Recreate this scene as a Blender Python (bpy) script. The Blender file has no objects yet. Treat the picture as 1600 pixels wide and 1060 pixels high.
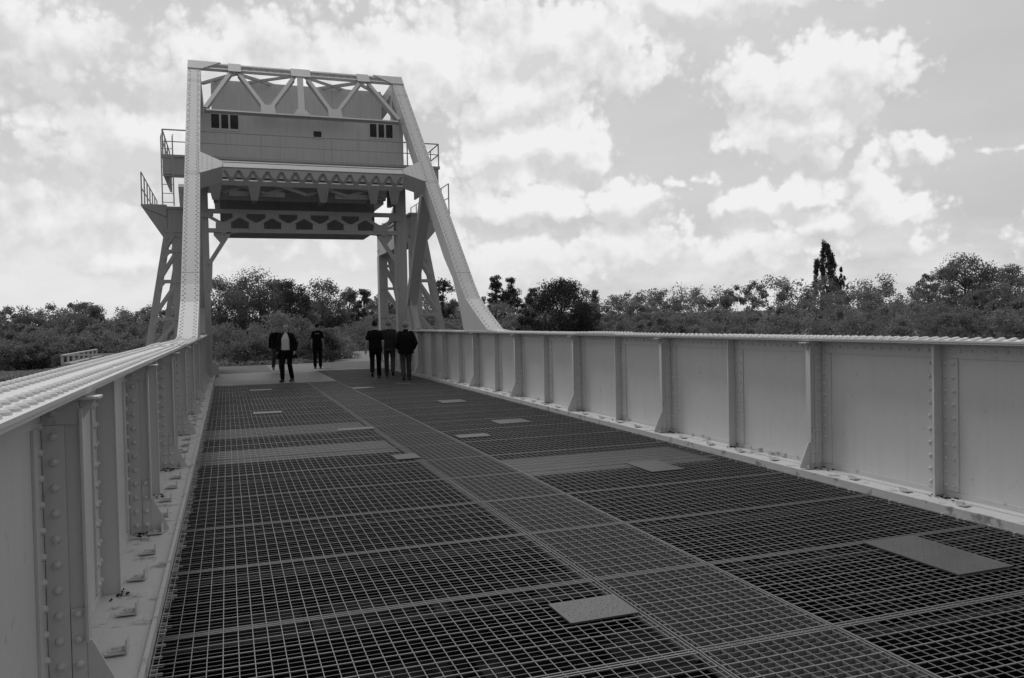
import bpy, bmesh, math, random
import numpy as np
from mathutils import Vector, Matrix
from math import sin, cos, pi, radians

random.seed(7)
rng = np.random.default_rng(7)
S = bpy.context.scene
COL = S.collection

# ------------------------------------------------------------------ camera
EYE = Vector((0.0, 0.0, 1.70))
yaw, pitch, roll = radians(19.412), radians(-1.2863), radians(-1.1873)
f_ = Vector((sin(yaw) * cos(pitch), cos(yaw) * cos(pitch), sin(pitch)))
r0 = Vector((cos(yaw), -sin(yaw), 0))
u0 = r0.cross(f_)
r_ = cos(roll) * r0 + sin(roll) * u0
u_ = -sin(roll) * r0 + cos(roll) * u0
cam = bpy.data.cameras.new("camera")
cam.lens = 28.43
cam.sensor_width = 36.0
cam.clip_start = 0.05
cam.clip_end = 5000
co = bpy.data.objects.new("camera", cam)
COL.objects.link(co)
m = Matrix.Identity(4)
for i in range(3):
    m[i][0], m[i][1], m[i][2], m[i][3] = r_[i], u_[i], -f_[i], EYE[i]
co.matrix_world = m
S.camera = co
S.view_settings.view_transform = 'Standard'
S.view_settings.look = 'None'
S.view_settings.exposure = 0.0
S.view_settings.gamma = 1.0
S.cycles.max_bounces = 6
S.cycles.diffuse_bounces = 3
S.cycles.glossy_bounces = 3
S.cycles.transparent_max_bounces = 4
S.cycles.caustics_reflective = False
S.cycles.caustics_refractive = False
S.cycles.use_denoising = True
S.cycles.denoiser = 'OPENIMAGEDENOISE'
S.cycles.denoising_input_passes = 'RGB_ALBEDO_NORMAL'

# ------------------------------------------------------------------ sun
SUN_AZ, SUN_EL = radians(-24), radians(57)      # azimuth from +Y towards +X
sl = bpy.data.lights.new("sun", 'SUN')
sl.energy = 1.5
sl.angle = radians(12)
sl.color = (1, 1, 1)
so = bpy.data.objects.new("sun", sl)
COL.objects.link(so)
sd = Vector((sin(SUN_AZ) * cos(SUN_EL), cos(SUN_AZ) * cos(SUN_EL), sin(SUN_EL)))
so.rotation_euler = sd.to_track_quat('Z', 'Y').to_euler()

# ------------------------------------------------------------------ sky
W = bpy.data.worlds.new("World")
S.world = W
W.use_nodes = True
nt = W.node_tree
nt.nodes.clear()


class NB:
    """tiny expression builder for shader nodes"""
    def __init__(s, nt):
        s.nt = nt

    def n(s, t, **kw):
        o = s.nt.nodes.new(t)
        for k, v in kw.items():
            setattr(o, k, v)
        return o

    def put(s, sock, v):
        if hasattr(v, 'is_output') or isinstance(v, bpy.types.NodeSocket):
            s.nt.links.new(v, sock)
        else:
            sock.default_value = v

    def m(s, op, a, b=0.0, c=0.0, clamp=False):
        o = s.n('ShaderNodeMath', operation=op, use_clamp=clamp)
        s.put(o.inputs[0], a)
        if len(o.inputs) > 1:
            s.put(o.inputs[1], b)
        if len(o.inputs) > 2:
            s.put(o.inputs[2], c)
        return o.outputs[0]

    def v(s, op, a, b=(0, 0, 0)):
        o = s.n('ShaderNodeVectorMath', operation=op)
        s.put(o.inputs[0], a)
        s.put(o.inputs[1], b)
        return o.outputs['Value'] if op in ('LENGTH', 'DOT_PRODUCT', 'DISTANCE') else o.outputs[0]

    def comb(s, x, y, z=0.0):
        o = s.n('ShaderNodeCombineXYZ')
        s.put(o.inputs[0], x); s.put(o.inputs[1], y); s.put(o.inputs[2], z)
        return o.outputs[0]

    def smooth(s, x, a, b, c=0.0, d=1.0):
        o = s.n('ShaderNodeMapRange', interpolation_type='SMOOTHSTEP')
        s.put(o.inputs['Value'], x)
        s.put(o.inputs['From Min'], a); s.put(o.inputs['From Max'], b)
        s.put(o.inputs['To Min'], c); s.put(o.inputs['To Max'], d)
        return o.outputs[0]

    def noise(s, vec, scale, detail=4, rough=0.55, dims='3D', dist=0.0, w=None):
        o = s.n('ShaderNodeTexNoise', noise_dimensions=dims)
        if vec is not None:
            s.put(o.inputs['Vector'], vec)
        o.inputs['Scale'].default_value = scale
        o.inputs['Detail'].default_value = detail
        o.inputs['Roughness'].default_value = rough
        o.inputs['Distortion'].default_value = dist
        return o.outputs[0]

    def voro(s, vec, scale, detail=2, rough=0.5, dims='2D'):
        o = s.n('ShaderNodeTexVoronoi', voronoi_dimensions=dims, feature='SMOOTH_F1')
        s.put(o.inputs['Vector'], vec)
        o.inputs['Scale'].default_value = scale
        o.inputs['Detail'].default_value = detail
        o.inputs['Roughness'].default_value = rough
        o.inputs['Smoothness'].default_value = 0.35
        return o.outputs['Distance']

    def mix(s, f, a, b):
        o = s.n('ShaderNodeMix', data_type='FLOAT')
        s.put(o.inputs[0], f); s.put(o.inputs[2], a); s.put(o.inputs[3], b)
        return o.outputs[0]


# cumulus: azimuth, elevation (degrees) and their radii, with a weight
CLOUDS = [
    (39.0, 14.6, 5.6, 3.6, 1.0), (42.8, 14.8, 3.6, 3.2, 1.0), (38.2, 12.2, 5.2, 2.2, .95), (35.4, 11.6, 2.2, 1.2, .8),
    (40.0, 10.6, 4.6, .9, .55), (46.6, 10.1, 1.6, 1.0, .55), (51.2, 9.6, 2.4, .35, .5), (44.0, 10.0, 1.3, .8, .45),
    (22.5, 18.8, 10.0, 3.6, 1.0), (27.2, 16.6, 3.6, 1.8, .9), (20.0, 15.2, 6.0, 3.0, .9), (34.0, 21.0, 12.0, 1.7, .9),
    (46.0, 20.3, 4.0, 1.2, .8), (49.0, 19.6, 2.4, .8, .55),
    (23.0, 12.4, 3.6, 2.4, .95), (19.0, 11.4, 5.0, 2.4, .9), (24.8, 11.0, 2.0, 1.2, .7),
    (21.2, 8.4, 4.6, 1.9, 1.0), (27.0, 8.2, 3.6, 1.7, 1.0), (30.4, 8.9, 2.0, .7, .7), (33.4, 9.4, 1.4, .6, .5),
    (37.0, 7.6, 3.4, 1.5, 1.0), (39.8, 8.1, 1.6, 1.4, .9), (43.2, 7.6, 2.5, 2.2, 1.0), (45.6, 6.4, 2.6, 1.3, .8), (40.4, 6.0, 3.2, 1.2, .8),
    (28.0, 5.2, 6.5, 1.8, .7), (36.0, 4.4, 6.0, 1.6, .65), (46.4, 4.6, 2.2, .9, .7), (54.0, 4.0, 3.5, 1.5, .6), (20.0, 4.4, 6.0, 2.0, .8),
    (5.0, 16.0, 12.0, 5.5, .85), (-4.0, 11.5, 9.5, 3.4, .9), (-10.0, 17.5, 5.0, 3.5, .7), (-9.0, 6.5, 7.0, 3.0, .85),
    (2.0, 7.0, 8.0, 3.4, .9), (12.0, 8.0, 8.0, 4.0, .9), (13.5, 17.5, 6.0, 4.0, .95), (-4.6, 4.0, 5.0, 1.6, .8),
]

grp = bpy.data.node_groups.new("cloud_field", 'ShaderNodeTree')
grp.interface.new_socket("AE", in_out='INPUT', socket_type='NodeSocketVector')
grp.interface.new_socket("Field", in_out='OUTPUT', socket_type='NodeSocketFloat')
grp.interface.new_socket("Soft", in_out='OUTPUT', socket_type='NodeSocketFloat')
g = NB(grp)
gi = g.n('NodeGroupInput').outputs[0]
go = g.n('NodeGroupOutput')
# warp the coordinates so that no blob keeps an elliptical outline
wx = g.m('SUBTRACT', g.noise(gi, 0.22, 3, .55, '2D'), .5)
wy = g.m('SUBTRACT', g.noise(g.v('ADD', gi, (31, 17, 0)), 0.26, 3, .55, '2D'), .5)
wv = g.v('ADD', gi, g.comb(g.m('MULTIPLY', wx, 5.0), g.m('MULTIPLY', wy, 3.2)))
acc = None
for (a, e, ra, re_, wgt) in CLOUDS:
    d = g.v('SUBTRACT', wv, (a, e, 0))
    d = g.v('MULTIPLY', d, (1 / ra, 1 / re_, 0))
    t = g.m('MULTIPLY_ADD', g.v('LENGTH', d), -wgt * .9, wgt * 1.0)
    acc = t if acc is None else g.m('SMOOTH_MAX', acc, t, .25)
# everywhere else (overhead, behind): broken cloud from noise
gen = g.m('MULTIPLY_ADD', g.noise(g.v('MULTIPLY', gi, (.6, 1, 0)), 0.07, 3, .5, '2D'), 2.4, -1.0)
sep = g.n('ShaderNodeSeparateXYZ'); g.put(sep.inputs[0], gi)
out_w = g.m('MAXIMUM', g.smooth(sep.outputs[1], 21, 27), g.m('MAXIMUM', g.smooth(sep.outputs[0], 55, 62), g.smooth(sep.outputs[0], -16, -24)))
acc = g.mix(out_w, acc, gen)
puff = g.m('MULTIPLY_ADD', g.voro(g.v('ADD', gi, g.v('MULTIPLY', g.comb(wx, wy), (1.2, 1.2, 0))), .42, 2, .5), -.40, .22)
cauli = g.m('MULTIPLY_ADD', g.voro(gi, 1.0, 2, .5), -.34, .15)
puff = g.m('ADD', puff, cauli)
fine = g.m('MULTIPLY_ADD', g.noise(gi, .30, 7, .55, '2D'), 0.46, -.23)
g.put(go.inputs[0], g.m('ADD', acc, g.m('ADD', puff, fine)))
big = g.m('MULTIPLY_ADD', g.voro(g.v('ADD', gi, g.v('MULTIPLY', g.comb(wx, wy), (1.5, 1.5, 0))), .30, 1, .4), -.55, .3)
g.put(go.inputs[1], g.m('ADD', g.m('MULTIPLY', acc, .9), g.m('ADD', big, g.m('MULTIPLY', cauli, .55))))

b = NB(nt)
tc = b.n('ShaderNodeTexCoord')
dirv = tc.outputs['Generated']
sx = b.n('ShaderNodeSeparateXYZ'); b.put(sx.inputs[0], dirv)
az = b.m('MULTIPLY', b.m('ARCTAN2', sx.outputs[0], sx.outputs[1]), 180 / pi)
el = b.m('MULTIPLY', b.m('ARCSINE', sx.outputs[2]), 180 / pi)
ae = b.comb(az, el)


def field(off):
    o = b.n('ShaderNodeGroup')
    o.node_tree = grp
    b.put(o.inputs[0], b.v('ADD', ae, off))
    return o.outputs[0], o.outputs[1]


f0, s0 = field((0, 0, 0))
f1, s1 = field((.45, 1.2, 0))          # what lies just above, towards the light
mask = b.smooth(f0, -.14, .20)
# hazy bank of cloud low over the horizon
bank = b.m('MULTIPLY', b.smooth(el, 9.0, 1.5), b.m('MULTIPLY_ADD', b.noise(b.v('MULTIPLY', ae, (.6, 1.5, 0)), .22, 6, .6, '2D'), 2.0, -.45))
lit = b.m('MULTIPLY_ADD', b.m('SUBTRACT', s0, s1), .40, .79)
lit = b.m('MULTIPLY_ADD', b.m('SUBTRACT', f0, f1), .06, lit)
thick = b.smooth(f0, .35, 1.25)
lit = b.m('MULTIPLY_ADD', thick, -.06, lit)
lit = b.m('MULTIPLY_ADD', b.m('SUBTRACT', b.noise(ae, .12, 3, .45, '2D'), .5), .16, lit)
lit = b.m('MULTIPLY', lit, b.smooth(az, -16, 16, .90, 1.0))
lit = b.m('MINIMUM', b.m('MAXIMUM', lit, .655), .885)
# the left part of the sky is greyer, broad stratocumulus
sky = b.n('ShaderNodeTexSky')
sky.sky_type = 'NISHITA'
sky.sun_disc = False
sky.sun_elevation = SUN_EL
sky.sun_rotation = SUN_AZ
sky.altitude = 20
bw = b.n('ShaderNodeRGBToBW')
b.put(bw.inputs[0], sky.outputs[0])
veil = b.m('MULTIPLY_ADD', b.noise(b.v('MULTIPLY', ae, (.5, 1.3, 0)), .13, 6, .6, '2D'), 1.6, -.8)
clear = b.m('MAXIMUM', b.m('MINIMUM', b.m('MULTIPLY', bw.outputs[0], 1.0), 7.4), b.m('ADD', veil, 5.8))
clear = b.m('MULTIPLY', clear, b.smooth(az, 38, 60, 1.0, .88))
lum = b.mix(mask, clear, b.m('MULTIPLY', lit, 10.0))
lum = b.mix(b.m('MINIMUM', b.m('MAXIMUM', bank, .12), .8), lum, 8.3)
# sky behind the camera dimmed to cut the fill on steel facing it
lum = b.m('MULTIPLY', lum, b.smooth(b.m('ABSOLUTE', b.m('SUBTRACT', az, 10)), 60, 125, 1.0, .52))
lum = b.mix(b.smooth(el, -0.5, -4.0), lum, 1.2)
cc = b.n('ShaderNodeCombineColor')
for i in range(3):
    b.put(cc.inputs[i], lum)
bg = b.n('ShaderNodeBackground')
b.put(bg.inputs['Color'], cc.outputs[0])
bg.inputs['Strength'].default_value = 0.10
wo = b.n('ShaderNodeOutputWorld')
nt.links.new(bg.outputs[0], wo.inputs[0])
W.cycles.sampling_method = 'MANUAL'
W.cycles.sample_map_resolution = 512

# ------------------------------------------------------------------ materials


def mat(name, base, rough=.55, amp=.10, scale=2.0, stain=0.0, stain_scale=6.0, stain_col=.12, streak=0.0,
        bump=0.0, bump_scale=40.0, metal=0.0, per_object=0.0, translucent=0.0, thr=.60):
    mt = bpy.data.materials.new(name)
    mt.use_nodes = True
    n = mt.node_tree
    q = NB(n)
    pb = n.nodes['Principled BSDF']
    tcn = q.n('ShaderNodeTexCoord')
    geo = q.n('ShaderNodeNewGeometry')
    P = geo.outputs['Position']
    v = q.m('MULTIPLY_ADD', q.noise(P, scale, 4, .6), 2 * amp, 1 - amp)
    if streak:
        st = q.noise(q.v('MULTIPLY', P, (14, 14, .7)), 1.0, 3, .6)
        v = q.m('MULTIPLY', v, q.m('MULTIPLY_ADD', q.smooth(st, .45, .75), -streak, 1.0))
    val = q.m('MULTIPLY', v, base)
    if per_object:
        oi = q.n('ShaderNodeObjectInfo')
        val = q.m('MULTIPLY', val, q.m('MULTIPLY_ADD', oi.outputs['Random'], 2 * per_object, 1 - per_object))
    if stain:
        k = q.smooth(q.noise(P, stain_scale, 6, .65), thr, thr + .12)
        val = q.mix(q.m('MULTIPLY', k, stain), val, stain_col)
    c = q.n('ShaderNodeCombineColor')
    for i in range(3):
        q.put(c.inputs[i], val)
    q.put(pb.inputs['Base Color'], c.outputs[0])
    pb.inputs['Roughness'].default_value = rough
    if 'cloth' in name or 'leaf' in name or 'dark_' in name:
        pb.inputs['Specular IOR Level'].default_value = .15
    pb.inputs['Metallic'].default_value = metal
    if bump:
        bn = q.n('ShaderNodeBump')
        bn.inputs['Strength'].default_value = bump
        bn.inputs['Distance'].default_value = .02
        q.put(bn.inputs['Height'], q.noise(P, bump_scale, 5, .6))
        q.put(pb.inputs['Normal'], bn.outputs[0])
    if translucent:
        tr = q.n('ShaderNodeBsdfTranslucent')
        q.put(tr.inputs[0], c.outputs[0])
        mx = q.n('ShaderNodeMixShader')
        mx.inputs[0].default_value = translucent
        n.links.new(pb.outputs[0], mx.inputs[1])
        n.links.new(tr.outputs[0], mx.inputs[2])
        n.links.new(mx.outputs[0], n.nodes['Material Output'].inputs[0])
    return mt


M = dict(
    paint=mat('grey_paint', .58, .5, .07, 1.3, .4, 11, .25, .05, .06, 60, thr=.61),
    post=mat('grey_post_paint', .50, .5, .06, 1.5, .4, 9, .25, .10, .05, 60, thr=.62),
    ledge=mat('worn_grey_paint', .54, .6, .14, 5.0, .85, 5, .20, 0, .15, 50, thr=.54),
    tower=mat('weathered_grey_paint', .44, .55, .10, 1.0, .45, 6, .2, .14, .05, 60, thr=.66),
    under=mat('shaded_underside_paint', .28, .7, .15, 1.2, .4, 6, .1, .15, .05, 60, thr=.6),  # tower paint darkened: underside shade put into the colour, plus random stains
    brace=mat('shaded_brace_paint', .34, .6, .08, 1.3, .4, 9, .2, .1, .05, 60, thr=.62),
    wall=mat('sheet_steel_paint', .62, .5, .07, .8, .4, 7, .28, .14, .03, 30, thr=.62),
    steel=mat('galvanised_bar_steel', .23, .45, .16, 6.0, .5, 10, .12, 0, .05, 80, metal=.35, thr=.62),
    plate=mat('worn_chequer_plate', .11, .42, .22, 7.0, .4, 20, .15, 0, .05, 120, metal=.3),
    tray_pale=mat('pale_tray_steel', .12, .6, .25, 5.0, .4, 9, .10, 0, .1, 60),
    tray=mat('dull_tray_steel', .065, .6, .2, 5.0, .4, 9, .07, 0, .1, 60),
    apron=mat('worn_apron_plate', .07, .5, .16, 1.6, .5, 4, .16, 0, .15, 40, thr=.55),
    glass=mat('dark_glass', .045, .12, .2, 3.0),
    dark=mat('dark_shade_debris', .012, .8, .2, 3.0),  # near-black: shade below the deck put into the colour; also for debris flakes
    concrete=mat('pale_concrete', .42, .8, .14, 2.0, .4, 5, .2, .15, .2, 25),
    asphalt=mat('asphalt', .065, .8, .2, 4.0, .3, 12, .06, 0, .3, 90),
    path=mat('pale_path_paving', .14, .8, .15, 2.0, .4, 4, .2, 0, .2, 60),
    soil=mat('dark_soil', .015, .9, .3, 1.2, .3, 3, .02, 0, .4, 12),
    grass=mat('rough_grass', .075, .9, .45, .8, .4, 2.2, .12, 0, .6, 9),
    bark=mat('bark', .07, .9, .3, 4.0, 0, 1, 0, .2, .4, 20),
    leaf_a=mat('leaf_mid', .20, .6, .45, .5, translucent=.5, per_object=.2),
    leaf_b=mat('leaf_dark', .115, .6, .45, .6, translucent=.45, per_object=.15),
    leaf_d=mat('leaf_darkest', .06, .6, .4, .9, translucent=.3),
    leaf_c=mat('leaf_pale', .24, .6, .35, .7, translucent=.4, per_object=.15),
    leaf_w=mat('leaf_wood', .21, .6, .45, .16, translucent=.5),
    skin=mat('skin', .32, .6, .05, 9.0),
    black=mat('black_cloth', .006, .85, .25, 12.0, 0, 1, 0, 0, .2, 60),
    charcoal=mat('charcoal_cloth', .028, .85, .25, 12.0, 0, 1, 0, 0, .2, 60),
    denim=mat('dark_denim', .055, .85, .3, 9.0, 0, 1, 0, 0, .2, 60),
    greytrouser=mat('grey_trouser_cloth', .06, .85, .2, 9.0, 0, 1, 0, 0, .2, 60),
    white=mat('white_shirt_cloth', .55, .8, .06, 9.0, 0, 1, 0, 0, .2, 40),
    darkhair=mat('dark_hair', .018, .7, .3, 40.0),
    greyhair=mat('grey_hair', .21, .7, .25, 40.0),
    shoe=mat('black_leather', .012, .4, .2, 10.0),
    print_=mat('pale_print', .30, .7, .1, 10.0),
)

# ------------------------------------------------------------------ mesh helpers


class MB:
    def __init__(s):
        s.v = []; s.f = []; s.mi = []; s.n = 0

    def add(s, vs, fs, mi=0):
        s.v.extend([tuple(p) for p in vs])
        s.f.extend([tuple(i + s.n for i in f) for f in fs])
        s.mi.extend([mi] * len(fs))
        s.n += len(vs)
        return s

    def box(s, x0, x1, y0, y1, z0, z1, mi=0):
        if x0 > x1: x0, x1 = x1, x0
        if y0 > y1: y0, y1 = y1, y0
        v = [(x, y, z) for z in (z0, z1) for y in (y0, y1) for x in (x0, x1)]
        return s.add(v, [(0, 2, 3, 1), (4, 5, 7, 6), (0, 1, 5, 4), (2, 6, 7, 3), (0, 4, 6, 2), (1, 3, 7, 5)], mi)

    def beam(s, p0, p1, w, h, up=(0, 0, 1), mi=0):
        """box bar from p0 to p1; h along up, w across"""
        p0, p1 = Vector(p0), Vector(p1)
        d = (p1 - p0).normalized()
        u = Vector(up)
        u = (u - d * u.dot(d))
        if u.length < 1e-4:
            u = Vector((0, 1, 0)) - d * d.y
        u.normalize()
        a = d.cross(u)
        v = []
        for p in (p0, p1):
            for i, j in ((-1, -1), (1, -1), (1, 1), (-1, 1)):
                v.append(p + a * (i * w / 2) + u * (j * h / 2))
        return s.add(v, [(0, 1, 2, 3), (7, 6, 5, 4), (0, 4, 5, 1), (1, 5, 6, 2), (2, 6, 7, 3), (3, 7, 4, 0)], mi)

    def tube(s, pts, r, seg=6, mi=0, caps=True):
        pts = [Vector(p) for p in pts]
        rs = r if isinstance(r, (list, tuple)) else [r] * len(pts)
        v = []
        al = (pts[-1] - pts[0]).normalized()
        ref = Vector((0, 0, 1)) if abs(al.z) < .7 else Vector((0, 1, 0))
        for i, p in enumerate(pts):
            t = (pts[min(i + 1, len(pts) - 1)] - pts[max(i - 1, 0)]).normalized()
            a = t.cross(ref)
            if a.length < .05:
                a = t.cross(Vector((1, 0, 0)))
            a.normalize()
            bb = t.cross(a)
            for k in range(seg):
                an = 2 * pi * k / seg
                v.append(p + a * (cos(an) * rs[i]) + bb * (sin(an) * rs[i]))
        f = []
        for i in range(len(pts) - 1):
            for k in range(seg):
                k2 = (k + 1) % seg
                f.append((i * seg + k, (i + 1) * seg + k, (i + 1) * seg + k2, i * seg + k2))
        if caps:
            f.append(tuple(range(seg)))
            f.append(tuple(range((len(pts) - 1) * seg, len(pts) * seg))[::-1])
        return s.add(v, f, mi)

    def prism(s, poly, axis, a0, a1, mi=0):
        """extrude a polygon; axis 'x': poly is (y,z); 'y': (x,z); 'z': (x,y)"""
        def P(p, a):
            return {'x': (a, p[0], p[1]), 'y': (p[0], a, p[1]), 'z': (p[0], p[1], a)}[axis]
        n = len(poly)
        v = [P(p, a0) for p in poly] + [P(p, a1) for p in poly]
        f = [tuple(range(n)), tuple(range(n, 2 * n))[::-1]]
        for i in range(n):
            j = (i + 1) % n
            f.append((i, i + n, j + n, j))
        return s.add(v, f, mi)

    def plate(s, poly, nrm, t, mi=0):
        """extrude a 3D polygon by thickness t along nrm"""
        nrm = Vector(nrm)
        n = len(poly)
        v = [Vector(p) for p in poly] + [Vector(p) + nrm * t for p in poly]
        f = [tuple(range(n)), tuple(range(n, 2 * n))[::-1]]
        for i in range(n):
            j = (i + 1) % n
            f.append((i, i + n, j + n, j))
        return s.add(v, f, mi)

    def dome(s, c, nrm, r, h, seg=7, rings=2, mi=0):
        c = Vector(c); n = Vector(nrm)
        a = n.orthogonal().normalized(); bb = n.cross(a)
        v = []; f = []
        for i in range(rings):
            t = i / rings * pi / 2
            for k in range(seg):
                an = 2 * pi * k / seg
                v.append(c + (a * cos(an) + bb * sin(an)) * (r * cos(t)) + n * (h * sin(t)))
        v.append(c + n * h)
        for i in range(rings - 1):
            for k in range(seg):
                k2 = (k + 1) % seg
                f.append((i * seg + k, i * seg + k2, (i + 1) * seg + k2, (i + 1) * seg + k))
        for k in range(seg):
            f.append(((rings - 1) * seg + k, (rings - 1) * seg + (k + 1) % seg, rings * seg))
        return s.add(v, f, mi)

    def build(s, name, mats, parent=None, smooth=False, loc=None, fix=True):
        me = bpy.data.meshes.new(name)
        me.from_pydata(s.v, [], s.f)
        if not isinstance(mats, (list, tuple)):
            mats = [mats]
        for q in mats:
            me.materials.append(q)
        if len(mats) > 1:
            me.polygons.foreach_set('material_index', s.mi)
        if fix:
            bm = bmesh.new(); bm.from_mesh(me)
            bmesh.ops.recalc_face_normals(bm, faces=bm.faces)
            bm.to_mesh(me); bm.free()
        if smooth:
            me.polygons.foreach_set('use_smooth', [True] * len(me.polygons))
        me.update()
        o = bpy.data.objects.new(name, me)
        COL.objects.link(o)
        if parent is not None:
            o.parent = parent
        if loc is not None:
            o.location = loc
        return o


def tag(o, label=None, cat=None, group=None, kind=None):
    if label: o['label'] = label
    if cat: o['category'] = cat
    if group: o['group'] = group
    if kind: o['kind'] = kind
    return o


def thing(name, label, cat, loc=(0, 0, 0), group=None, rz=0.0):
    o = bpy.data.objects.new(name, None)
    COL.objects.link(o)
    o.location = loc
    o.rotation_euler = (0, 0, rz)
    o.empty_display_size = .2
    return tag(o, label, cat, group)


def copy_part(o, parent, loc=None):
    c = o.copy()
    COL.objects.link(c)
    c.parent = parent
    if loc is not None:
        c.location = loc
    return c


# ------------------------------------------------------------------ bridge: constants
CX = 2.627                      # bridge axis
HW = 3.415                      # axis to truss / girder plane
XL, XR = CX - HW, CX + HW
Y0, Y1 = -3.9, 29.9             # girder run
ZT = 1.455                      # top of the top flange
KZ = 0.05                       # top of the side ledge

bridge = thing('rolling_bridge', 'grey riveted steel lifting bridge with open grating deck, side girders and high counterweight frame', 'bridge', (CX, 12, 0))
bridge.location = (0, 0, 0)

# ------------------------------------------------------------------ girders


def girder(X, s):
    """s=+1: deck lies towards +X of the web, -1: towards -X"""
    def x(d): return X + s * d
    n_in = (s, 0, 0)
    gm = MB()
    gm.box(x(-.006), x(.006), Y0, Y1, -.03, ZT - .03)
    gm.box(x(-.006), x(.006), Y0, Y1, -1.7, -.031, 1)  # lower web: shade painted in near-black, carried down to keep light out
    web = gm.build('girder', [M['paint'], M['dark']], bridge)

    tf = MB()
    tf.box(x(-.215), x(.215), Y0, Y1, ZT - .016, ZT)                 # two flange plates
    tf.box(x(-.207), x(.207), Y0, Y1, ZT - .033, ZT - .018)
    tf.box(x(.0065), x(.10), Y0, Y1, ZT - .046, ZT - .0335)          # flange angles
    tf.box(x(.0065), x(.020), Y0, Y1, ZT - .165, ZT - .047)
    tf.box(x(-.10), x(-.0065), Y0, Y1, ZT - .046, ZT - .0335)
    tf.box(x(-.020), x(-.0065), Y0, Y1, ZT - .165, ZT - .047)
    # short cover plates over the joints of the flange plates
    for yc, ln in ((1.05, 2.2), (12.4, 1.5), (19.0, 2.6)):
        tf.box(x(-.218), x(.218), yc - ln / 2, yc + ln / 2, ZT + .0005, ZT + .013)
    pit = .113
    k = 0
    y = Y0 + .06
    while y < Y1 - .03:
        near = y < 9
        zt = ZT + (.013 if any(abs(y - yc) < ln / 2 for yc, ln in ((1.05, 2.2), (12.4, 1.5), (19.0, 2.6))) else 0)
        if y > -1.0:
            for d, o in ((-.165, 0), (-.075, .5), (.075, .5), (.165, 0)):
                if random.random() < .012:
                    continue
                tf.dome((x(d), y + o * pit, zt - .001), (0, 0, 1), .027 * random.uniform(.95, 1.05), .021, 10 if near else 6, 3 if near else 2)
            if k % 1 == 0:
                tf.dome((x(.0195), y + .03, ZT - .10), n_in, .019, .014, 8 if near else 5, 2)
        y += pit
        k += 1
    t = tf.build('top_flange', M['paint'], web, smooth=False)

    bf = MB()
    # ledge: plate, upstanding edge and the angle against the web
    bf.box(x(-.33), x(.352), Y0, Y1, KZ - .022, KZ)
    bf.box(x(.353), x(.376), Y0, Y1, -.012, KZ + .018)
    bf.box(x(.355), x(.374), Y0, Y1, -.16, -.0125, 1)  # edge angle below deck level, shade painted in
    bf.box(x(.0065), x(.018), Y0, Y1, KZ + .0005, KZ + .055)
    bf.box(x(.0185), x(.11), Y0, Y1, KZ + .0005, KZ + .008)
    bf.box(x(.007), x(.21), Y0, Y1, -1.0, -.97, 1)  # bottom flange, same painted shade
    yd = 2.41
    while yd < 29:
        for _ in range(random.randint(6, 26)):
            a_ = random.uniform(0, 6.3); r1 = random.uniform(.005, .020)
            cx_, cy_ = x(random.uniform(.03, .17)), yd + random.uniform(-.22, .06)
            pts = [(cx_ + r1 * random.uniform(.4, 1) * cos(a_ + t_), cy_ + 1.6 * r1 * random.uniform(.4, 1) * sin(a_ + t_), KZ + .009) for t_ in (0, 1.1, 2.3, 3.4, 4.9)]
            bf.plate(pts, (0, 0, 1), random.uniform(.002, .008), 1)
        yd += 1.565
    b_ = bf.build('kerb_ledge', [M['ledge'], M['dark']], web)
    # little clips that hold the deck edge
    cm = MB()
    cm.box(-.055, .055, -.05, .05, .0005, .010)
    cm.box(.047, .055, -.05, .05, .0105, .07)
    cm.dome((-.005, 0, .010), (0, 0, 1), .022, .02, 8, 2)
    cm.box(-.035, .03, -.035, .03, .0102, .016)
    c0 = cm.build('deck_clip', M['ledge'], web)
    cl = []
    yy = -1.2
    i = 0
    while yy < 29.2:
        c = c0 if i == 0 else copy_part(c0, web)
        c.location = (x(.20 + random.uniform(-.015, .015)), yy + random.uniform(-.03, .03), KZ + .009)
        c.rotation_euler = (0, 0, (0 if s > 0 else pi) + random.uniform(-.12, .12))
        if s < 0:
            c.scale = (.8, .8, .55)
        yy += .635
        i += 1

    zb, zt = KZ + .009, ZT - .047
    # large stiffener: plate with a foot gusset and a bearing cap
    def large():
        q = MB()
        q.box(x(.021), x(.170), -.006, .006, zb, zt - .001)                 # blade
        q.box(x(.1705), x(.182), -.034, .034, zb + .27, zt - .05)           # front flange
        q.prism([(x(.171), zb), (x(.300), zb), (x(.300), zb + .03), (x(.190), zb + .269), (x(.171), zb + .269)], 'y', -.006, .006)
        q.box(x(.021), x(.108), -.0175, -.0065, zb, zt - .12)               # angle leg on the blade
        q.box(x(.0065), x(.0185), -.155, -.0180, zb + .05, ZT - .168)       # strip on the web
        q.box(x(.0065), x(.0185), .0070, .115, zb + .05, ZT - .168)
        q.box(x(.112), x(.168), -.0175, -.0065, zb, zb + .42)               # doubling plate at the foot
        q.box(x(.095), x(.255), -.06, .06, zt + .0005 - .012, zt + .012 - .0125)
        q.prism([(x(.171), zt - .013), (x(.235), zt - .013), (x(.1825), zt - .10), (x(.171), zt - .10)], 'y', -.007, .007)
        q.box(x(.021), x(.168), -.019, -.0068, zt - .118, zt - .013)
        z = zb + .06
        i = 0
        while z < zt - .15:
            q.dome((x(.066), -.0175, z), (0, -1, 0), .021, .020, 8, 2)
            if z > zb + .10:
                q.dome((x(.0185), -.062, z + .05), n_in, .019, .018, 8, 2)
                q.dome((x(.0185), .065, z + .05), n_in, .019, .018, 8, 2)
            if z < zb + .40:
                q.dome((x(.140), -.0175, z), (0, -1, 0), .021, .020, 8, 2)
            z += .112
        q.dome((x(.066), -.019, zt - .065), (0, -1, 0), .021, .020, 8, 2)
        return q

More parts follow.
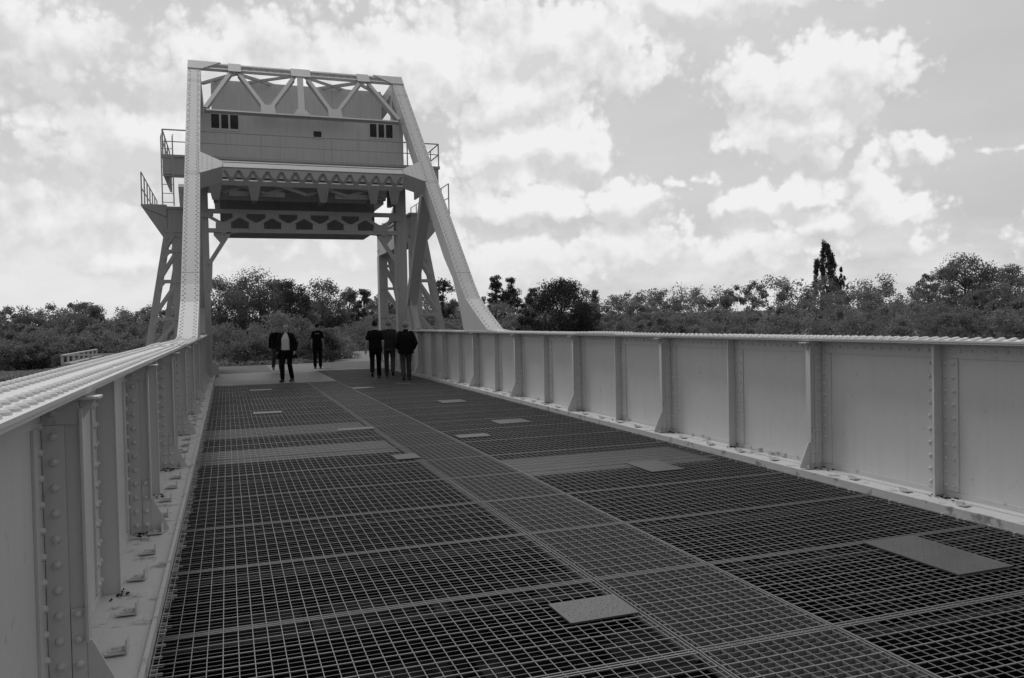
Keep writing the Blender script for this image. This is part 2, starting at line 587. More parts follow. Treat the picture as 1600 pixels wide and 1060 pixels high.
    def small():
        q = MB()
        q.box(x(.0190), x(.118), -.0065, .0065, zb, zt - .001)
        q.box(x(.118), x(.124), -.012, .012, zb, zt - .001)
        q.box(x(.0065), x(.0185), -.165, -.0070, zb + .05, ZT - .168)
        q.box(x(.0065), x(.0185), .0070, .165, zb + .05, ZT - .168)
        z = zb + .10
        while z < zt - .14:
            q.dome((x(.0185), -.036, z), n_in, .019, .018, 8, 2)
            q.dome((x(.0185), -.125, z), n_in, .019, .018, 8, 2)
            q.dome((x(.0185), .130, z), n_in, .019, .018, 8, 2)
            z += .120
        return q
    yl = [3.98 + 3.13 * k for k in range(-2, 9)]
    ys = [2.41 + 3.13 * k for k in range(-1, 9)]
    for ylist, fn in ((yl, large), (ys, small)):
        o0 = fn().build('stiffener', M['paint'], web)
        for i, yv in enumerate(ylist):
            if yv > Y1 - .1 or yv < Y0 + .2:
                if i: continue
            o = o0 if i == 0 else copy_part(o0, web)
            o.location = (0, yv, 0)
    # end plate
    e = MB()
    e.box(x(-.2), x(.2), Y1 + .001, Y1 + .018, -.95, ZT - .034)
    e.build('end_plate', M['paint'], web)
    return web


girder(XL, 1)
girder(XR, -1)

# ------------------------------------------------------------------ grating deck
PIT = 1.237
PY0 = 4.79 - 4 * PIT
KL = XL + .378
KR = XR - .378
DARK_W = .0773


def grating(x0, x1, backing, paint_l, paint_r):
    q = MB()
    hw = PIT / 2
    nb = 21
    st = .0562
    y = -hw + .028
    i = 0
    while y < hw - .02:
        thick = (i % 3 == 0)
        if thick:
            q.box(x0, x1, y - .0040, y + .0040, -.030 if (backing and x1 - x0 < 1) else -.006, 0.0)
        else:
            q.box(x0, x1, y - .0016, y + .0016, -.024 if (backing and x1 - x0 < 1) else -.0055, -.003)
        if paint_l and random.random() < .62:
            q.box(x0 - .001, x0 + random.uniform(.015, .065), y - .0036, y + .0036, -.012, .0012, 1)
        if paint_r and random.random() < .35:
            q.box(x1 + .001, x1 - random.uniform(.01, .03), y - .0058, y + .0058, -.03, .0012, 1)
        y += st
        i += 1
    # doubled bars at the joint
    q.box(x0, x1, -hw + .002, -hw + .0075, -.010, -.0005)
    q.box(x0, x1, hw - .0085, hw - .003, -.010, -.0005)
    n = int((x1 - x0) / DARK_W)
    off = ((x1 - x0) - n * DARK_W) / 2
    for k in range(n + 1):
        xx = x0 + off + k * DARK_W
        q.box(xx - .0021, xx + .0021, -hw + .003, hw - .003, -.030 if (backing and x1 - x0 < 1) else -.006, -.0018)
    q.box(x0 + .001, x0 + .007, -hw + .003, hw - .003, -.016, -.001)
    q.box(x1 - .007, x1 - .001, -hw + .003, hw - .003, -.016, -.001)
    if backing:
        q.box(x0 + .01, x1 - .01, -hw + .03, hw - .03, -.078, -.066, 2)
    return q


cols = [(KL + .004, 2.213, True, False), (2.226, 3.072, False, False), (3.085, KR - .004, False, True)]
for ci, (x0, x1, pl, pr) in enumerate(cols):
    proto = {}
    last = 24 if ci == 2 else 19
    for k in range(-2, last + 1):
        backing = (ci == 1) or (ci == 0 and k in (9, 11)) or (ci == 2 and k in (7,))
        key = backing
        yc = PY0 + k * PIT + PIT / 2
        if key not in proto:
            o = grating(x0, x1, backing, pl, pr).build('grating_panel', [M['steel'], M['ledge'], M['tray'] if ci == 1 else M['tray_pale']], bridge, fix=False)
            proto[key] = o
        else:
            o = copy_part(proto[key], bridge)
        o.location = (0, yc, random.uniform(-.0015, .0015))
        o.rotation_euler = (random.uniform(-.0007, .0007), 0, 0)

YG = PY0 + 20 * PIT              # the gratings end, plain plate goes on to the abutment
ap = MB()
ap.box(KL + .004, 3.076, YG + .004, 30.78, -.03, 0.004)
ap.build('deck_plate', M['apron'], bridge)
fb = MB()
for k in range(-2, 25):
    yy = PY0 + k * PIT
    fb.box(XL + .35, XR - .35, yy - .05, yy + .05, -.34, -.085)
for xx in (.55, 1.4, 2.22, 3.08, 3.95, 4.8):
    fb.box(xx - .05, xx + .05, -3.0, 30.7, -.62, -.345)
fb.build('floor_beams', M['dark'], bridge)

# chequered cover plates lying in the gratings (centre x, y and sizes)
PLATES = [(1.975, 4.28, .43, .33), (4.63, 4.335, .48, .83), (4.57, 8.15, .42, .62), (3.40, 11.5, .48, .33), (4.48, 12.85, .57, .52),
          (2.10, 10.1, .31, .38), (.71, 16.48, .54, .36), (1.92, 13.15, .58, .28), (.81, 22.4, .57, .36), (3.36, 21.47, .60, .38),
          (4.50, 16.7, .55, .56), (4.60, 22.3, .42, .35)]
for i, (px, py, w, h) in enumerate(PLATES):
    q = MB()
    q.box(-w / 2, w / 2, -h / 2, h / 2, .002, .012)
    for a, bb in ((-1, -1), (1, -1), (1, 1), (-1, 1)):
        q.dome((a * (w / 2 - .035), bb * (h / 2 - .035), .012), (0, 0, 1), .012, .004, 6, 1)
    if py < 9:
        # raised tread pattern, little lozenges turned alternately
        ny, nx = int(h / .034), int(w / .034)
        for a in range(1, nx):
            for c in range(1, ny):
                if (a + c) % 2: continue
                an = pi / 4 if a % 2 else -pi / 4
                cxx, cyy = -w / 2 + a * w / nx, -h / 2 + c * h / ny
                dx, dy = cos(an) * .013, sin(an) * .013
                ex, ey = -sin(an) * .004, cos(an) * .004
                q.add([(cxx - dx, cyy - dy, .0121), (cxx + ex, cyy + ey, .0121), (cxx + dx, cyy + dy, .0121), (cxx - ex, cyy - ey, .0121), (cxx, cyy, .0150)],
                      [(0, 1, 4), (1, 2, 4), (2, 3, 4), (3, 0, 4)])
    o = q.build('cover_plate', M['plate'], bridge)
    o.location = (px, py, 0)
    o.rotation_euler = (0, 0, random.uniform(-.02, .02))

# ------------------------------------------------------------------ inclined end posts
FRONT = [(17.75, ZT + .001), (18.35, 1.50), (19.2, 1.86), (20.1, 2.28), (20.65, 2.72), (21.6, 3.59), (24.2, 5.95), (27.9, 9.36), (29.27, 10.62)]
E_ = Vector((0, .738, .675))     # up along the post
N_ = Vector((0, -.675, .738))    # outward, towards the sky and the camera


def end_post(X, s):
    q = MB()
    back = [(29.62, 10.28), (28.22, 9.0), (24.52, 5.60), (22.2, 3.5), (21.35, 2.9), (20.95, 2.4), (20.6, 1.9), (20.35, ZT + .001)]
    # side plates
    for d in (-.20, .188):
        q.prism(FRONT + back, 'x', X + d, X + d + .012)
    # front cover, as wide as the post
    for i in range(len(FRONT) - 1):
        a, b2 = Vector((0,) + FRONT[i]), Vector((0,) + FRONT[i + 1])
        t = (b2 - a).normalized()
        n = Vector((0, -t.z, t.y))
        q.add([a + Vector((X - .203, 0, 0)), a + Vector((X + .203, 0, 0)), b2 + Vector((X + .203, 0, 0)), b2 + Vector((X - .203, 0, 0)),
               a + Vector((X - .203, 0, 0)) + n * .014, a + Vector((X + .203, 0, 0)) + n * .014, b2 + Vector((X + .203, 0, 0)) + n * .014, b2 + Vector((X - .203, 0, 0)) + n * .014],
              [(0, 1, 2, 3), (7, 6, 5, 4), (0, 4, 5, 1), (1, 5, 6, 2), (2, 6, 7, 3), (3, 7, 4, 0)])
    # rear batten strip along the straight part
    q.beam((X, 21.9, 3.28), (X, 29.4, 10.12), .36, .012, N_)
    # splice covers
    for st in (3.02, 6.05, 9.75):
        y = 20.65 + (st - 2.72) / .921
        p = Vector((X, y, st)) + N_ * .0145
        q.beam(p, p + E_ * .012, .408, .006, N_)
    # staggered rivets up the face
    rv = q
    for i in range(len(FRONT) - 1):
        a, b2 = Vector((0,) + FRONT[i]), Vector((0,) + FRONT[i + 1])
        t = (b2 - a).normalized()
        n = Vector((0, -t.z, t.y))
        L = (b2 - a).length
        nn = int(L / .17)
        for k in range(nn):
            p = a + t * (L * (k + .5) / nn) + n * .0138
            lo = p.z < 6.9
            for d in (-.155, -.115, .115, .155):
                if abs(abs(d) - .115) < .01:
                    pp = p + t * .085
                else:
                    pp = p
                if not lo and k % 2 and abs(d) > .13:
                    continue
                rv.dome(pp + Vector((X + d, 0, 0)), n, .022, .016, 6, 2)
    o = q.build('end_post', M['post'], bridge)
    # gusset where the portal strut meets the post
    gm = MB()
    c = s

    def PL(xd, yy, zz, off=.016):
        return Vector((X + c * xd, yy, zz)) + N_ * off

    def on(z):     # y on the inclined plane for a height
        return 24.2 + (z - 5.95) * 1.087
    poly = [PL(.18, on(6.75), 6.75), PL(.79, on(6.43), 6.43), PL(.79, on(6.24), 6.24), PL(.18, on(5.98), 5.98)]
    gm.plate(poly, N_, .014)
    for k in range(7):
        for j in range(3):
            zz = 6.15 + k * .08
            xx = .26 + j * .13
            if abs(zz - 6.36) < .34 - xx * .25:
                gm.dome(PL(xx, on(zz), zz, .030), N_, .018, .012, 5, 1)
    # deep web of the gusset reaching back under the strut
    poly2 = [PL(.185, on(5.98), 5.98, 0), PL(.79, on(6.24), 6.24, 0), PL(.79, on(6.24) + .33, 6.24 - .36, 0), PL(.185, on(5.98) + .33, 5.98 - .36, 0)]
    gm.plate(poly2, (0, .01, .012), 1)
    gm.build('gusset', M['post'], o)
    # top gusset
    tg = MB()
    poly = [PL(-.2, 29.25, 10.615), PL(.84, 29.28, 10.62), PL(.80, 29.24, 10.60), PL(.24, 28.88, 10.255), PL(-.2, 28.88, 10.255)]
    tg.plate(poly, N_, .03)
    tg.build('gusset', M['post'], o)
    return o


end_post(XL, 1)
end_post(XR, -1)


def inc(x, z, off=0.0):
    return Vector((x, 24.2 + (z - 5.95) * 1.087, z)) + N_ * off


# upper portal truss between the posts
pt = MB()
pt.beam(inc(-.60, 10.55, -.03), inc(5.85, 10.55, -.03), .10, .12, N_)
pt.beam(inc(-.60, 10.34, -.03), inc(5.85, 10.34, -.03), .07, .10, N_)
for a, b2 in ((.75, 2.3), (2.95, 4.6)):
    n = 6
    for k in range(n):
        x0 = a + (b2 - a) * k / n; x1 = a + (b2 - a) * (k + 1) / n
        z0, z1 = (10.36, 10.53) if k % 2 == 0 else (10.53, 10.36)
        pt.beam(inc(x0, z0, -.03), inc(x1, z1, -.03), .035, .02, N_)
for x0, x1 in ((.28, .69), (2.33, 2.98), (4.60, 5.03)):
    pt.plate([inc(x0, 10.60, .03), inc(x1, 10.60, .03), inc(x1, 10.23, .03), inc(x0, 10.23, .03)], N_, .02)
pt.build('portal_chord', M['post'], bridge)
lc = MB()
lc.beam(inc(-.42, 8.40), inc(5.60, 8.40), .085, .10, N_)
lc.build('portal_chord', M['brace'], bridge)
dg = MB()


def diag(xa, za, xb, zb):
    dg.beam(inc(xa, za, -.02), inc(xb, zb, -.02), .13, .05, N_)
    dg.beam(inc(xa, za, -.12), inc(xb, zb, -.12), .05, .16, N_)


diag(-.45, 8.55, .36, 10.26); diag(.60, 10.26, 1.33, 8.75); diag(1.55, 8.75, 2.42, 10.26)
diag(2.85, 10.26, 3.44, 8.75); diag(3.66, 8.75, 4.68, 10.26); diag(4.95, 10.26, 5.66, 8.55)
dg.beam(inc(2.62, 10.3, .0), inc(2.47, 8.46, .0), .20, .06, N_)
for xc in (1.44, 3.55):
    dg.plate([inc(xc - .22, 8.80, .015), inc(xc + .22, 8.80, .015), inc(xc + .22, 8.44, .015), inc(xc - .22, 8.44, .015)], N_, .016)
dg.plate([inc(2.22, 8.44, .035), inc(2.74, 8.44, .035), inc(2.62, 8.66, .035), inc(2.34, 8.66, .035)], N_, .012)
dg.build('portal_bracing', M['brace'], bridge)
# top lateral bracing running back to the counterweight
lb = MB()
for s in (-1, 1):
    X = CX + s * HW
    lb.box(X - .18, X + .18, 29.3, 34.0, 10.02, 10.4)
    lb.box(X - .15, X + .15, 29.35, 29.7, 8.6, 10.02)
    lb.beam((CX + s * 1.9, 29.3, 10.4), (CX + s * 3.2, 31.0, 10.40), .09, .10)
    lb.beam((CX + s * 2.35, 29.3, 10.4), (CX + s * .35, 31.0, 10.40), .09, .10)
    lb.beam((CX + s * .15, 29.3, 10.4), (CX + s * 2.2, 31.0, 10.42), .09, .08)
lb.build('lateral_bracing', M['tower'], bridge)

# portal strut
ps = MB(); lz = MB()
up_c, lo_c = 6.345, None
ps.beam(inc(-.02, 6.345, -.03), inc(5.27, 6.345, -.03), .22, .05, N_)
f0_ = inc(0, 6.25, -.06)
back_dir = Vector((0, .675, -.738))
lo = Vector((0, f0_.y, f0_.z)) + back_dir * .44
ps.beam((-.02, lo.y, lo.z), (5.27, lo.y, lo.z), .16, .06, E_)
ps.beam((-.02, f0_.y + .25, f0_.z + .18), (5.27, f0_.y + .25, f0_.z + .18), .05, .2, N_)
n = 26
for k in range(n):
    x0 = .05 + 5.15 * k / n; x1 = .05 + 5.15 * (k + 1) / n
    pa = Vector((0, f0_.y, f0_.z)) + back_dir * .03
    pb = Vector((0, lo.y, lo.z)) - back_dir * .02
    (q0, q1) = (pa, pb) if k % 2 == 0 else (pb, pa)
    lz.beam((x0, q0.y, q0.z), (x1, q1.y, q1.z), .085, .02, E_)
strut = ps.build('portal_strut', M['post'], bridge)
lz.build('lacing', M['tower'], strut)

# ------------------------------------------------------------------ machinery house and counterweight
HY = 27.7
hx0, hx1 = CX - 3.26, CX + 3.30
house = MB()
house.box(hx0, hx1, HY, 30.45, 6.9, 8.62)
hs = house.build('machinery_house', M['wall'], bridge)
tr = MB()
tr.box(hx0 - .03, hx1 + .03, HY - .035, HY - .002, 8.55, 8.66)            # eaves strip
for xx in (hx0 + .03, 1.05, 4.2, hx1 - .04):
    tr.box(xx - .02, xx + .02, HY - .012, HY - .0015, 6.95, 8.54)
tr.build('trim', M['wall'], hs)
for (wx0, wx1, wz0, wz1, nn) in ((-.29, .53, 8.07, 8.52, 3), (4.78, 5.56, 8.06, 8.51, 3), (2.90, 3.16, 7.95, 8.15, 1)):
    w = MB()
    w.box(wx0 - .05, wx1 + .05, HY - .022, HY - .0015, wz0 - .06, wz0 - .001)
    w.box(wx0 - .05, wx1 + .05, HY - .022, HY - .0015, wz1 + .001, wz1 + .05)
    w.box(wx0 - .05, wx0 - .001, HY - .022, HY - .0015, wz0, wz1)
    w.box(wx1 + .001, wx1 + .05, HY - .022, HY - .0015, wz0, wz1)
    for k in range(1, nn):
        xm = wx0 + (wx1 - wx0) * k / nn
        w.box(xm - .03, xm + .03, HY - .020, HY - .0015, wz0, wz1)
    w.box(wx0, wx1, HY - .006, HY - .001, wz0, wz1, 1)
    w.build('window', [M['wall'], M['glass']], hs)
cw = MB()
cw.box(-.30, 5.72, 30.5, 33.2, 6.2, 10.42)
cw.box(-.11, 5.36, 30.5, 33.2, 5.13, 6.198, 1)  # lower part of the block, its shade put into a darker paint
for k in range(5):
    xx = .9 + k * 1.0
    cw.box(xx - .012, xx + .012, 30.485, 30.4985, 8.7, 10.40)
cwo = cw.build('counterweight', [M['wall'], M['under']], bridge)

# walkway in front of the house, with railings
pf = MB()
pf.box(-1.74, 7.02, 26.95, 28.2, 6.94, 7.02)
pf.box(-1.70, -1.02, 26.99, 27.05, 6.42, 6.939)
pf.box(-1.72, -1.655, 27.06, 30.6, 6.42, 6.939)
pf.box(6.20, 6.97, 26.99, 27.05, 6.42, 6.939)
pf.box(6.91, 6.97, 27.06, 30.6, 6.42, 6.939)
pf.box(-1.74, hx0 - .02, 28.205, 30.6, 6.94, 7.02)
pf.box(hx1 + .02, 7.02, 28.205, 30.6, 6.94, 7.02)
pf.box(-1.0, 6.18, 26.99, 27.05, 6.40, 6.939)
pf.box(-.6, 5.9, 27.06, 31.0, 6.50, 6.60)
# brackets and cross bracing beneath the walkway
bk = MB()
for xc in (-.22, .95, 3.1, 4.75, 5.45):
    bk.prism([(xc - .24, 6.39), (xc + .24, 6.39), (xc + .10, 5.70), (xc - .10, 5.70)], 'y', 27.1, 27.16)
    bk.box(xc - .07, xc + .07, 27.165, 28.1, 5.73, 6.49)
for k in range(4):
    x0 = .0 + k * 1.3
    bk.beam((x0, 27.3, 6.36), (x0 + 1.3, 27.3, 5.96), .06, .10)
    bk.beam((x0 + 1.3, 27.4, 6.36), (x0, 27.4, 5.96), .06, .10)
bk.box(.2, 1.9, 27.3, 27.5, 5.86, 6.02)
bk.box(3.5, 5.2, 27.3, 27.5, 5.86, 6.02)
plat = pf.build('walkway', M['tower'], bridge)
bk.build('underside_bracing', M['under'], plat)  # brackets in the darker paint that stands in for shade
rl = MB()
ry = 26.98
for z in (7.42, 7.78):
    rl.tube([(-1.70, ry, z), (6.98, ry, z)], .022 if z > 7.5 else .016, 6)
    rl.tube([(-1.70, ry, z), (-1.70, 30.4, z)], .022, 6)
    rl.tube([(6.98, ry, z), (6.98, 30.4, z)], .022, 6)
for xx in (-1.70, -.9, 5.9, 6.98):
    rl.tube([(xx, ry, 7.02), (xx, ry, 7.78)], .022, 6)
for xx in (1.2, 3.4):
    rl.tube([(xx, ry, 7.02), (xx, ry, 7.78)], .012, 6)
for yy in (28.1, 29.3, 30.4):
    for xx in (-1.70, 6.98):
        rl.tube([(xx, yy, 7.02), (xx, yy, 7.78)], .02, 6)
rl.build('railing', M['tower'], plat)
ldm = MB()
for xx in (-1.72, -1.40):
    ldm.tube([(xx, 26.6, 5.4), (xx, 26.6, 7.5), (xx, 26.9, 7.62)], .02, 5)
for k in range(7):
    ldm.tube([(-1.72, 26.6, 5.5 + k * .27), (-1.40, 26.6, 5.5 + k * .27)], .012, 5)
ldm.build('ladder', M['tower'], plat)

# main truss columns behind the posts, with the diagonal and the lattice portal
CY = 28.3
for s in (-1, 1):
    X = CX + s * 3.28
    q = MB()
    q.box(X - .18, X + .18, CY - .02, CY - .004, -.6, 6.45)
    q.box(X - .18, X - .165, CY - .0035, CY + .42, -.6, 6.45)
    q.box(X + .165, X + .18, CY - .0035, CY + .42, -.6, 6.45)
    q.box(X - .18, X + .18, CY + .4205, CY + .435, -.6, 6.45)
    for z in [.2 + .4 * k for k in range(16)]:
        q.dome((X - .11, CY - .02, z), (0, -1, 0), .016, .01, 5, 1)
        q.dome((X + .11, CY - .02, z), (0, -1, 0), .016, .01, 5, 1)
    q.build('truss_column', M['tower'], bridge)
    d = MB()
    X2 = CX + s * HW
    d.beam((X2, 25.0, 5.75), (X2, 27.55, 2.35), .34, .30, (0, .8, .6))
    d.beam((X2, 27.55, 2.45), (X2, 26.9, 1.47), .30, .12, (0, .8, -.5))
    d.prism([(27.2, 2.55), (27.9, 2.55), (28.2, 1.95), (28.2, 1.47), (26.5, 1.47), (26.5, 1.62)], 'x', X2 - .10, X2 - .085)
    d.build('truss_diagonal', M['tower'], bridge)
lat = MB()
Zt, Zb = 5.56, 4.80
x0, x1 = CX - 3.1, CX + 3.1
lat.box(x0, x1, CY - .10, CY + .10, Zt - .13, Zt)
lat.box(x0, x1, CY - .10, CY + .10, Zb, Zb + .13)
nodes_b = [-.01 + k * 1.034 for k in range(6)]
nodes_t = [.50 + k * 1.034 for k in range(5)]
for xb in nodes_b:
    lat.prism([(xb - .24, Zb + .10), (xb + .24, Zb + .10), (xb + .24, Zb + .30), (xb + .20, Zb + .34), (xb - .20, Zb + .34), (xb - .24, Zb + .30)], 'y', CY - .112, CY - .101)
for xt in nodes_t + [-.53, 5.68]:
    lat.prism([(xt - .22, Zt - .10), (xt + .22, Zt - .10), (xt + .22, Zt - .22), (xt + .19, Zt - .28), (xt - .19, Zt - .28), (xt - .22, Zt - .22)], 'y', CY - .112, CY - .101)
al = sorted([(xb, Zb + .26) for xb in nodes_b] + [(xt, Zt - .20) for xt in nodes_t + [-.53, 5.68]])
for (a, za), (c, zc) in zip(al, al[1:]):
    lat.beam((a, CY - .06, za), (c, CY - .06, zc), .06, .10)
for s in (-1, 1):
    # knee braces, bent
    lat.beam((CX + s * 2.45, CY - .03, Zb + .02), (CX + s * 3.12, CY - .03, 3.75), .12, .13)
    lat.beam((CX + s * 2.72, CY - .03, Zb - .0), (CX + s * 2.10, CY - .03, Zb + .05), .12, .11)
    lat.prism([(CX + s * 2.45, Zb + .05), (CX + s * 2.95, Zb + .05), (CX + s * 2.95, Zb - .1), (CX + s * 2.72, Zb - .38)], 'y', CY - .04, CY - .028)
    lat.beam((CX + s * 3.05, CY - .03, 3.85), (CX + s * 3.1, CY - .03, 2.9), .10, .10)
lat.build('lattice_beam', M['tower'], bridge)
# block at the far end of the left girder
eb = MB()
eb.box(-.66, -.30, 29.96, 30.5, -.3, .40)
eb.box(-.60, -.36, 29.99, 30.3, .4005, .47)
eb.build('end_block', M['paint'], bridge)
tp = MB()
for s in (-1, 1):
    X = CX + s * HW
    tp.box(X - .18, X + .18, 29.95, 33.0, 1.22, 1.30)
    tp.box(X - .03, X + .03, 29.95, 33.0, .2, 1.215)
tp.build('tail_beams', M['paint'], bridge)

# ------------------------------------------------------------------ fixed trestles either side


def trestle(s, label):
    root = thing('steel_trestle', label, 'trestle', (CX + s * 4.6, 33, -1.6))
    root.location = (CX + s * 4.6, 33.0, 0)
    ox = CX + s * 4.6

    def X(d): return s * (d - 4.6)      # d: distance from the bridge axis

    def frame(yy, name):
        f = MB()
        y = yy - 33.0
        f.box(X(3.92), X(4.30), y - .02, y + .0, -1.6, 4.75)
        f.box(X(3.92), X(3.935), y + .001, y + .45, -1.6, 4.75)
        f.box(X(4.285), X(4.30), y + .001, y + .45, -1.6, 4.75)

        def xo(z): return 4.43 + (4.95 - z) * .178
        for dy in (-.01, .44):
            f.beam((X(xo(4.85)), y + dy, 4.85), (X(xo(-1.6)), y + dy, -1.6), .20, .03, (0, 1, 0))
        levels = [4.98, 4.30, 3.28, 2.02, .75, -.5]
        for i, z in enumerate(levels):
            f.box(X(3.93), X(xo(z) + .08), y - .05, y - .022, z - .05, z + .05)
            f.box(X(3.93), X(xo(z) + .08), y + .40, y + .46, z - .05, z + .05)
            if i + 1 < len(levels):
                z2 = levels[i + 1]
                for dy in (-.03, .44):
                    f.beam((X(4.22), y + dy, z - .08), (X(xo(z2) - .02), y + dy, z2 + .12), .11, .025, (0, 1, 0)) if s > 0 else \
                        f.beam((X(4.22), y + dy, z - .10), (X(xo(z2) - .02), y + dy, z2 + .10), .11, .025, (0, 1, 0))
                # corner plates
                f.prism([(X(xo(z)), z - .05), (X(xo(z) - .22), z - .05), (X(xo(z - .3)), z - .34)], 'y', y - .045, y - .028)
        f.build('lattice_leg', M['tower'], root)
    frame(29.7, 'a')
    frame(36.4, 'b')
    bx = MB()
    bx.box(X(3.95), X(4.42), -3.32, 3.9, 4.76, 5.72)
    bx.box(X(3.88), X(4.5), -3.36, 3.94, 5.721, 5.80)
    for k in range(7):
        yy = -2.9 + k * 1.05
        bx.box(X(4.421), X(4.50), yy - .03, yy + .03, 4.78, 5.70)
    bx.build('track_girder', M['tower'], root)
    pl = MB()
    ow = 5.22 if s < 0 else 5.45
    pl.prism([(X(4.43), 5.86), (X(ow), 5.86), (X(ow), 5.78), (X(4.43), 5.45)], 'y', -3.35, -3.29)
    pl.prism([(X(4.43), 5.44), (X(ow - .02), 5.77), (X(4.55), 4.76), (X(4.43), 4.76)], 'y', -3.30, -3.24)
    pl.box(X(4.43), X(ow), -3.285, 3.8, 5.80, 5.86)
    pl.plate([(X(ow - .02), -3.23, 5.77), (X(4.56), -3.23, 4.76), (X(4.56), 3.8, 4.76), (X(ow - .02), 3.8, 5.77)], (0, 0, 1), .03)
    po = pl.build('side_platform', M['tower'], root)
    r = MB()
    for yy in [-3.3 + k * 1.1 for k in range(7)]:
        r.tube([(X(ow - .03), yy, 5.86), (X(ow - .03), yy, 6.93)], .024, 5)
    for z in (6.40, 6.93):
        r.tube([(X(ow - .03), -3.3, z), (X(ow - .03), 3.4, z)], .02, 5)
    r.build('railing', M['tower'], po)
    # segmental rocker / gear between trestle and bridge
    gq = MB()
    n = 14
    for k in range(n):
        a0, a1 = -.9 + 1.9 * k / n, -.9 + 1.9 * (k + 1) / n
        c = Vector((0, 1.2, 8.9))
        p0 = c + Vector((0, -sin(a0) * 3.05 * 0 - 3.05 * sin(.25 + a0 * .6), -3.05 * cos(.25 + a0 * .6)))
        p1 = c + Vector((0, -3.05 * sin(.25 + a1 * .6), -3.05 * cos(.25 + a1 * .6)))
        gq.beam((X(4.0), p0.y, p0.z), (X(4.0), p1.y, p1.z), .30, .18, (0, 0, 1))
    gq.build('rocker_segment', M['tower'], root)
    return root


trestle(-1, 'grey lattice steel trestle left of the bridge frame, with a railed bracket platform on top')
trestle(1, 'grey lattice steel trestle right of the bridge frame, standing in front of thin tree')

# ------------------------------------------------------------------ concrete platform beside the bridge
cp = thing('concrete_platform', 'pale concrete block with low steel guard rail beside the left girder', 'platform', (-3.3, 29, -1.6))
q = MB()
q.box(-1.15, -.9, -3.2, 3.4, 0, 2.36)
q.box(1.5, 1.75, -3.2, 3.4, 0, 2.36)
q.box(-.899, 1.499, -3.2, -2.95, 0, 2.36)
q.box(-.899, 1.499, 3.15, 3.4, 0, 2.36)
q.box(-.899, 1.499, -2.949, 3.149, 0, 1.2)
q.build('block', M['concrete'], cp)
q = MB()
for xx, yy in [(-1.12, -3.15 + k * .92) for k in range(8)] + [(-1.12 + k * .72, -3.15) for k in range(1, 5)]:
    q.box(xx - .03, xx + .03, yy - .03, yy + .03, 2.361, 2.56)
q.box(-1.16, -1.08, -3.2, 3.35, 2.561, 2.60)
q.box(-1.07, 1.78, -3.2, -3.12, 2.561, 2.60)
q.build('guard_rail', M['paint'], cp)

# ------------------------------------------------------------------ ground


def ground_h(x, y):
    mound = -1.62 + 1.56 * sm((y - 31.2) / 2.2) * (1 - sm((abs(x - 3) - 9) / 9)) * (1 - .55 * sm((y - 40) / 30))
    d = math.hypot(x, y)
    hill = 5.5 * sm((d - 105) / 260)
    return max(mound, mound + hill)


def sm(t):
    t = max(0.0, min(1.0, t))
    return t * t * (3 - 2 * t)


gv = []; gf = []
def axis(lo, hi, fine_lo, fine_hi, fs, cs):
    a = list(np.arange(fine_lo, fine_hi + .01, fs))
    v = fine_lo; st = fs; left = []
    while v > lo:
        st = min(st * 1.25, cs); v -= st; left.append(v)
    v = a[-1]; st = fs; right = []
    while v < hi:
        st = min(st * 1.25, cs); v += st; right.append(v)
    return left[::-1] + a + right
xs = axis(-900, 1300, -20, 30, 1.0, 90)
ys_ = axis(-300, 1600, 26, 60, .8, 90)
for y in ys_:
    for x in xs:
        gv.append((x, y, ground_h(x, y)))
nx = len(xs)
for j in range(len(ys_) - 1):
    for i in range(nx - 1):
        gf.append((j * nx + i, j * nx + i + 1, (j + 1) * nx + i + 1, (j + 1) * nx + i))
gmb = MB(); gmb.v = gv; gmb.f = gf; gmb.mi = [0] * len(gf); gmb.n = len(gv)
tag(gmb.build('ground', M['grass'], smooth=True), kind='structure')
q = MB()
q.box(-.9, 6.2, -6, 30.6, -1.60, -1.585)
tag(q.build('pit_floor', M['soil']), kind='structure')
ab = MB()
ab.box(-1.2, 6.6, 30.83, 33.4, -1.62, -.02)
tag(ab.build('abutment', M['concrete']), 'low concrete abutment under the far end of the bridge deck', 'abutment')
# path and asphalt beyond the deck
q = MB()
q.prism([(-3.5, 30.84), (9.5, 30.84), (9.5, 37.6), (-3.5, 36.6)], 'z', -.06, -.010)
tag(q.build('road', M['asphalt']), kind='structure')
q = MB()
q.prism([(-.2, 30.82), (5.6, 30.82), (5.5, 31.25), (3.6, 31.35), (3.62, 33.5), (3.72, 37.0), (1.56, 36.7), (1.57, 31.2), (-.2, 31.0)], 'z', -.02, -.004)
tag(q.build('path', M['path']), kind='structure')
q = MB()
q.prism([(4.6, 37.8), (6.4, 37.7), (7.9, 43.5), (9.2, 52), (7.0, 52), (5.6, 44)], 'z', -.4, -.03)
tag(q.build('footpath', M['path']), kind='structure')

# ------------------------------------------------------------------ foliage


def quads(centers, size, jit=.35, flat=.0):
    """random leaf quads as numpy arrays"""
    n = len(centers)
    a = rng.normal(size=(n, 3)); a /= np.linalg.norm(a, axis=1)[:, None]
    b2 = rng.normal(size=(n, 3)); b2 -= (b2 * a).sum(1)[:, None] * a
    b2 /= np.linalg.norm(b2, axis=1)[:, None]
    s = size * rng.uniform(1 - jit, 1 + jit, n)[:, None]
    a = a * s * .5; b2 = b2 * s * .32
    v = np.stack([centers - a - b2 * .4, centers - b2, centers + a, centers + b2], 1)
    return v.reshape(-1, 3)


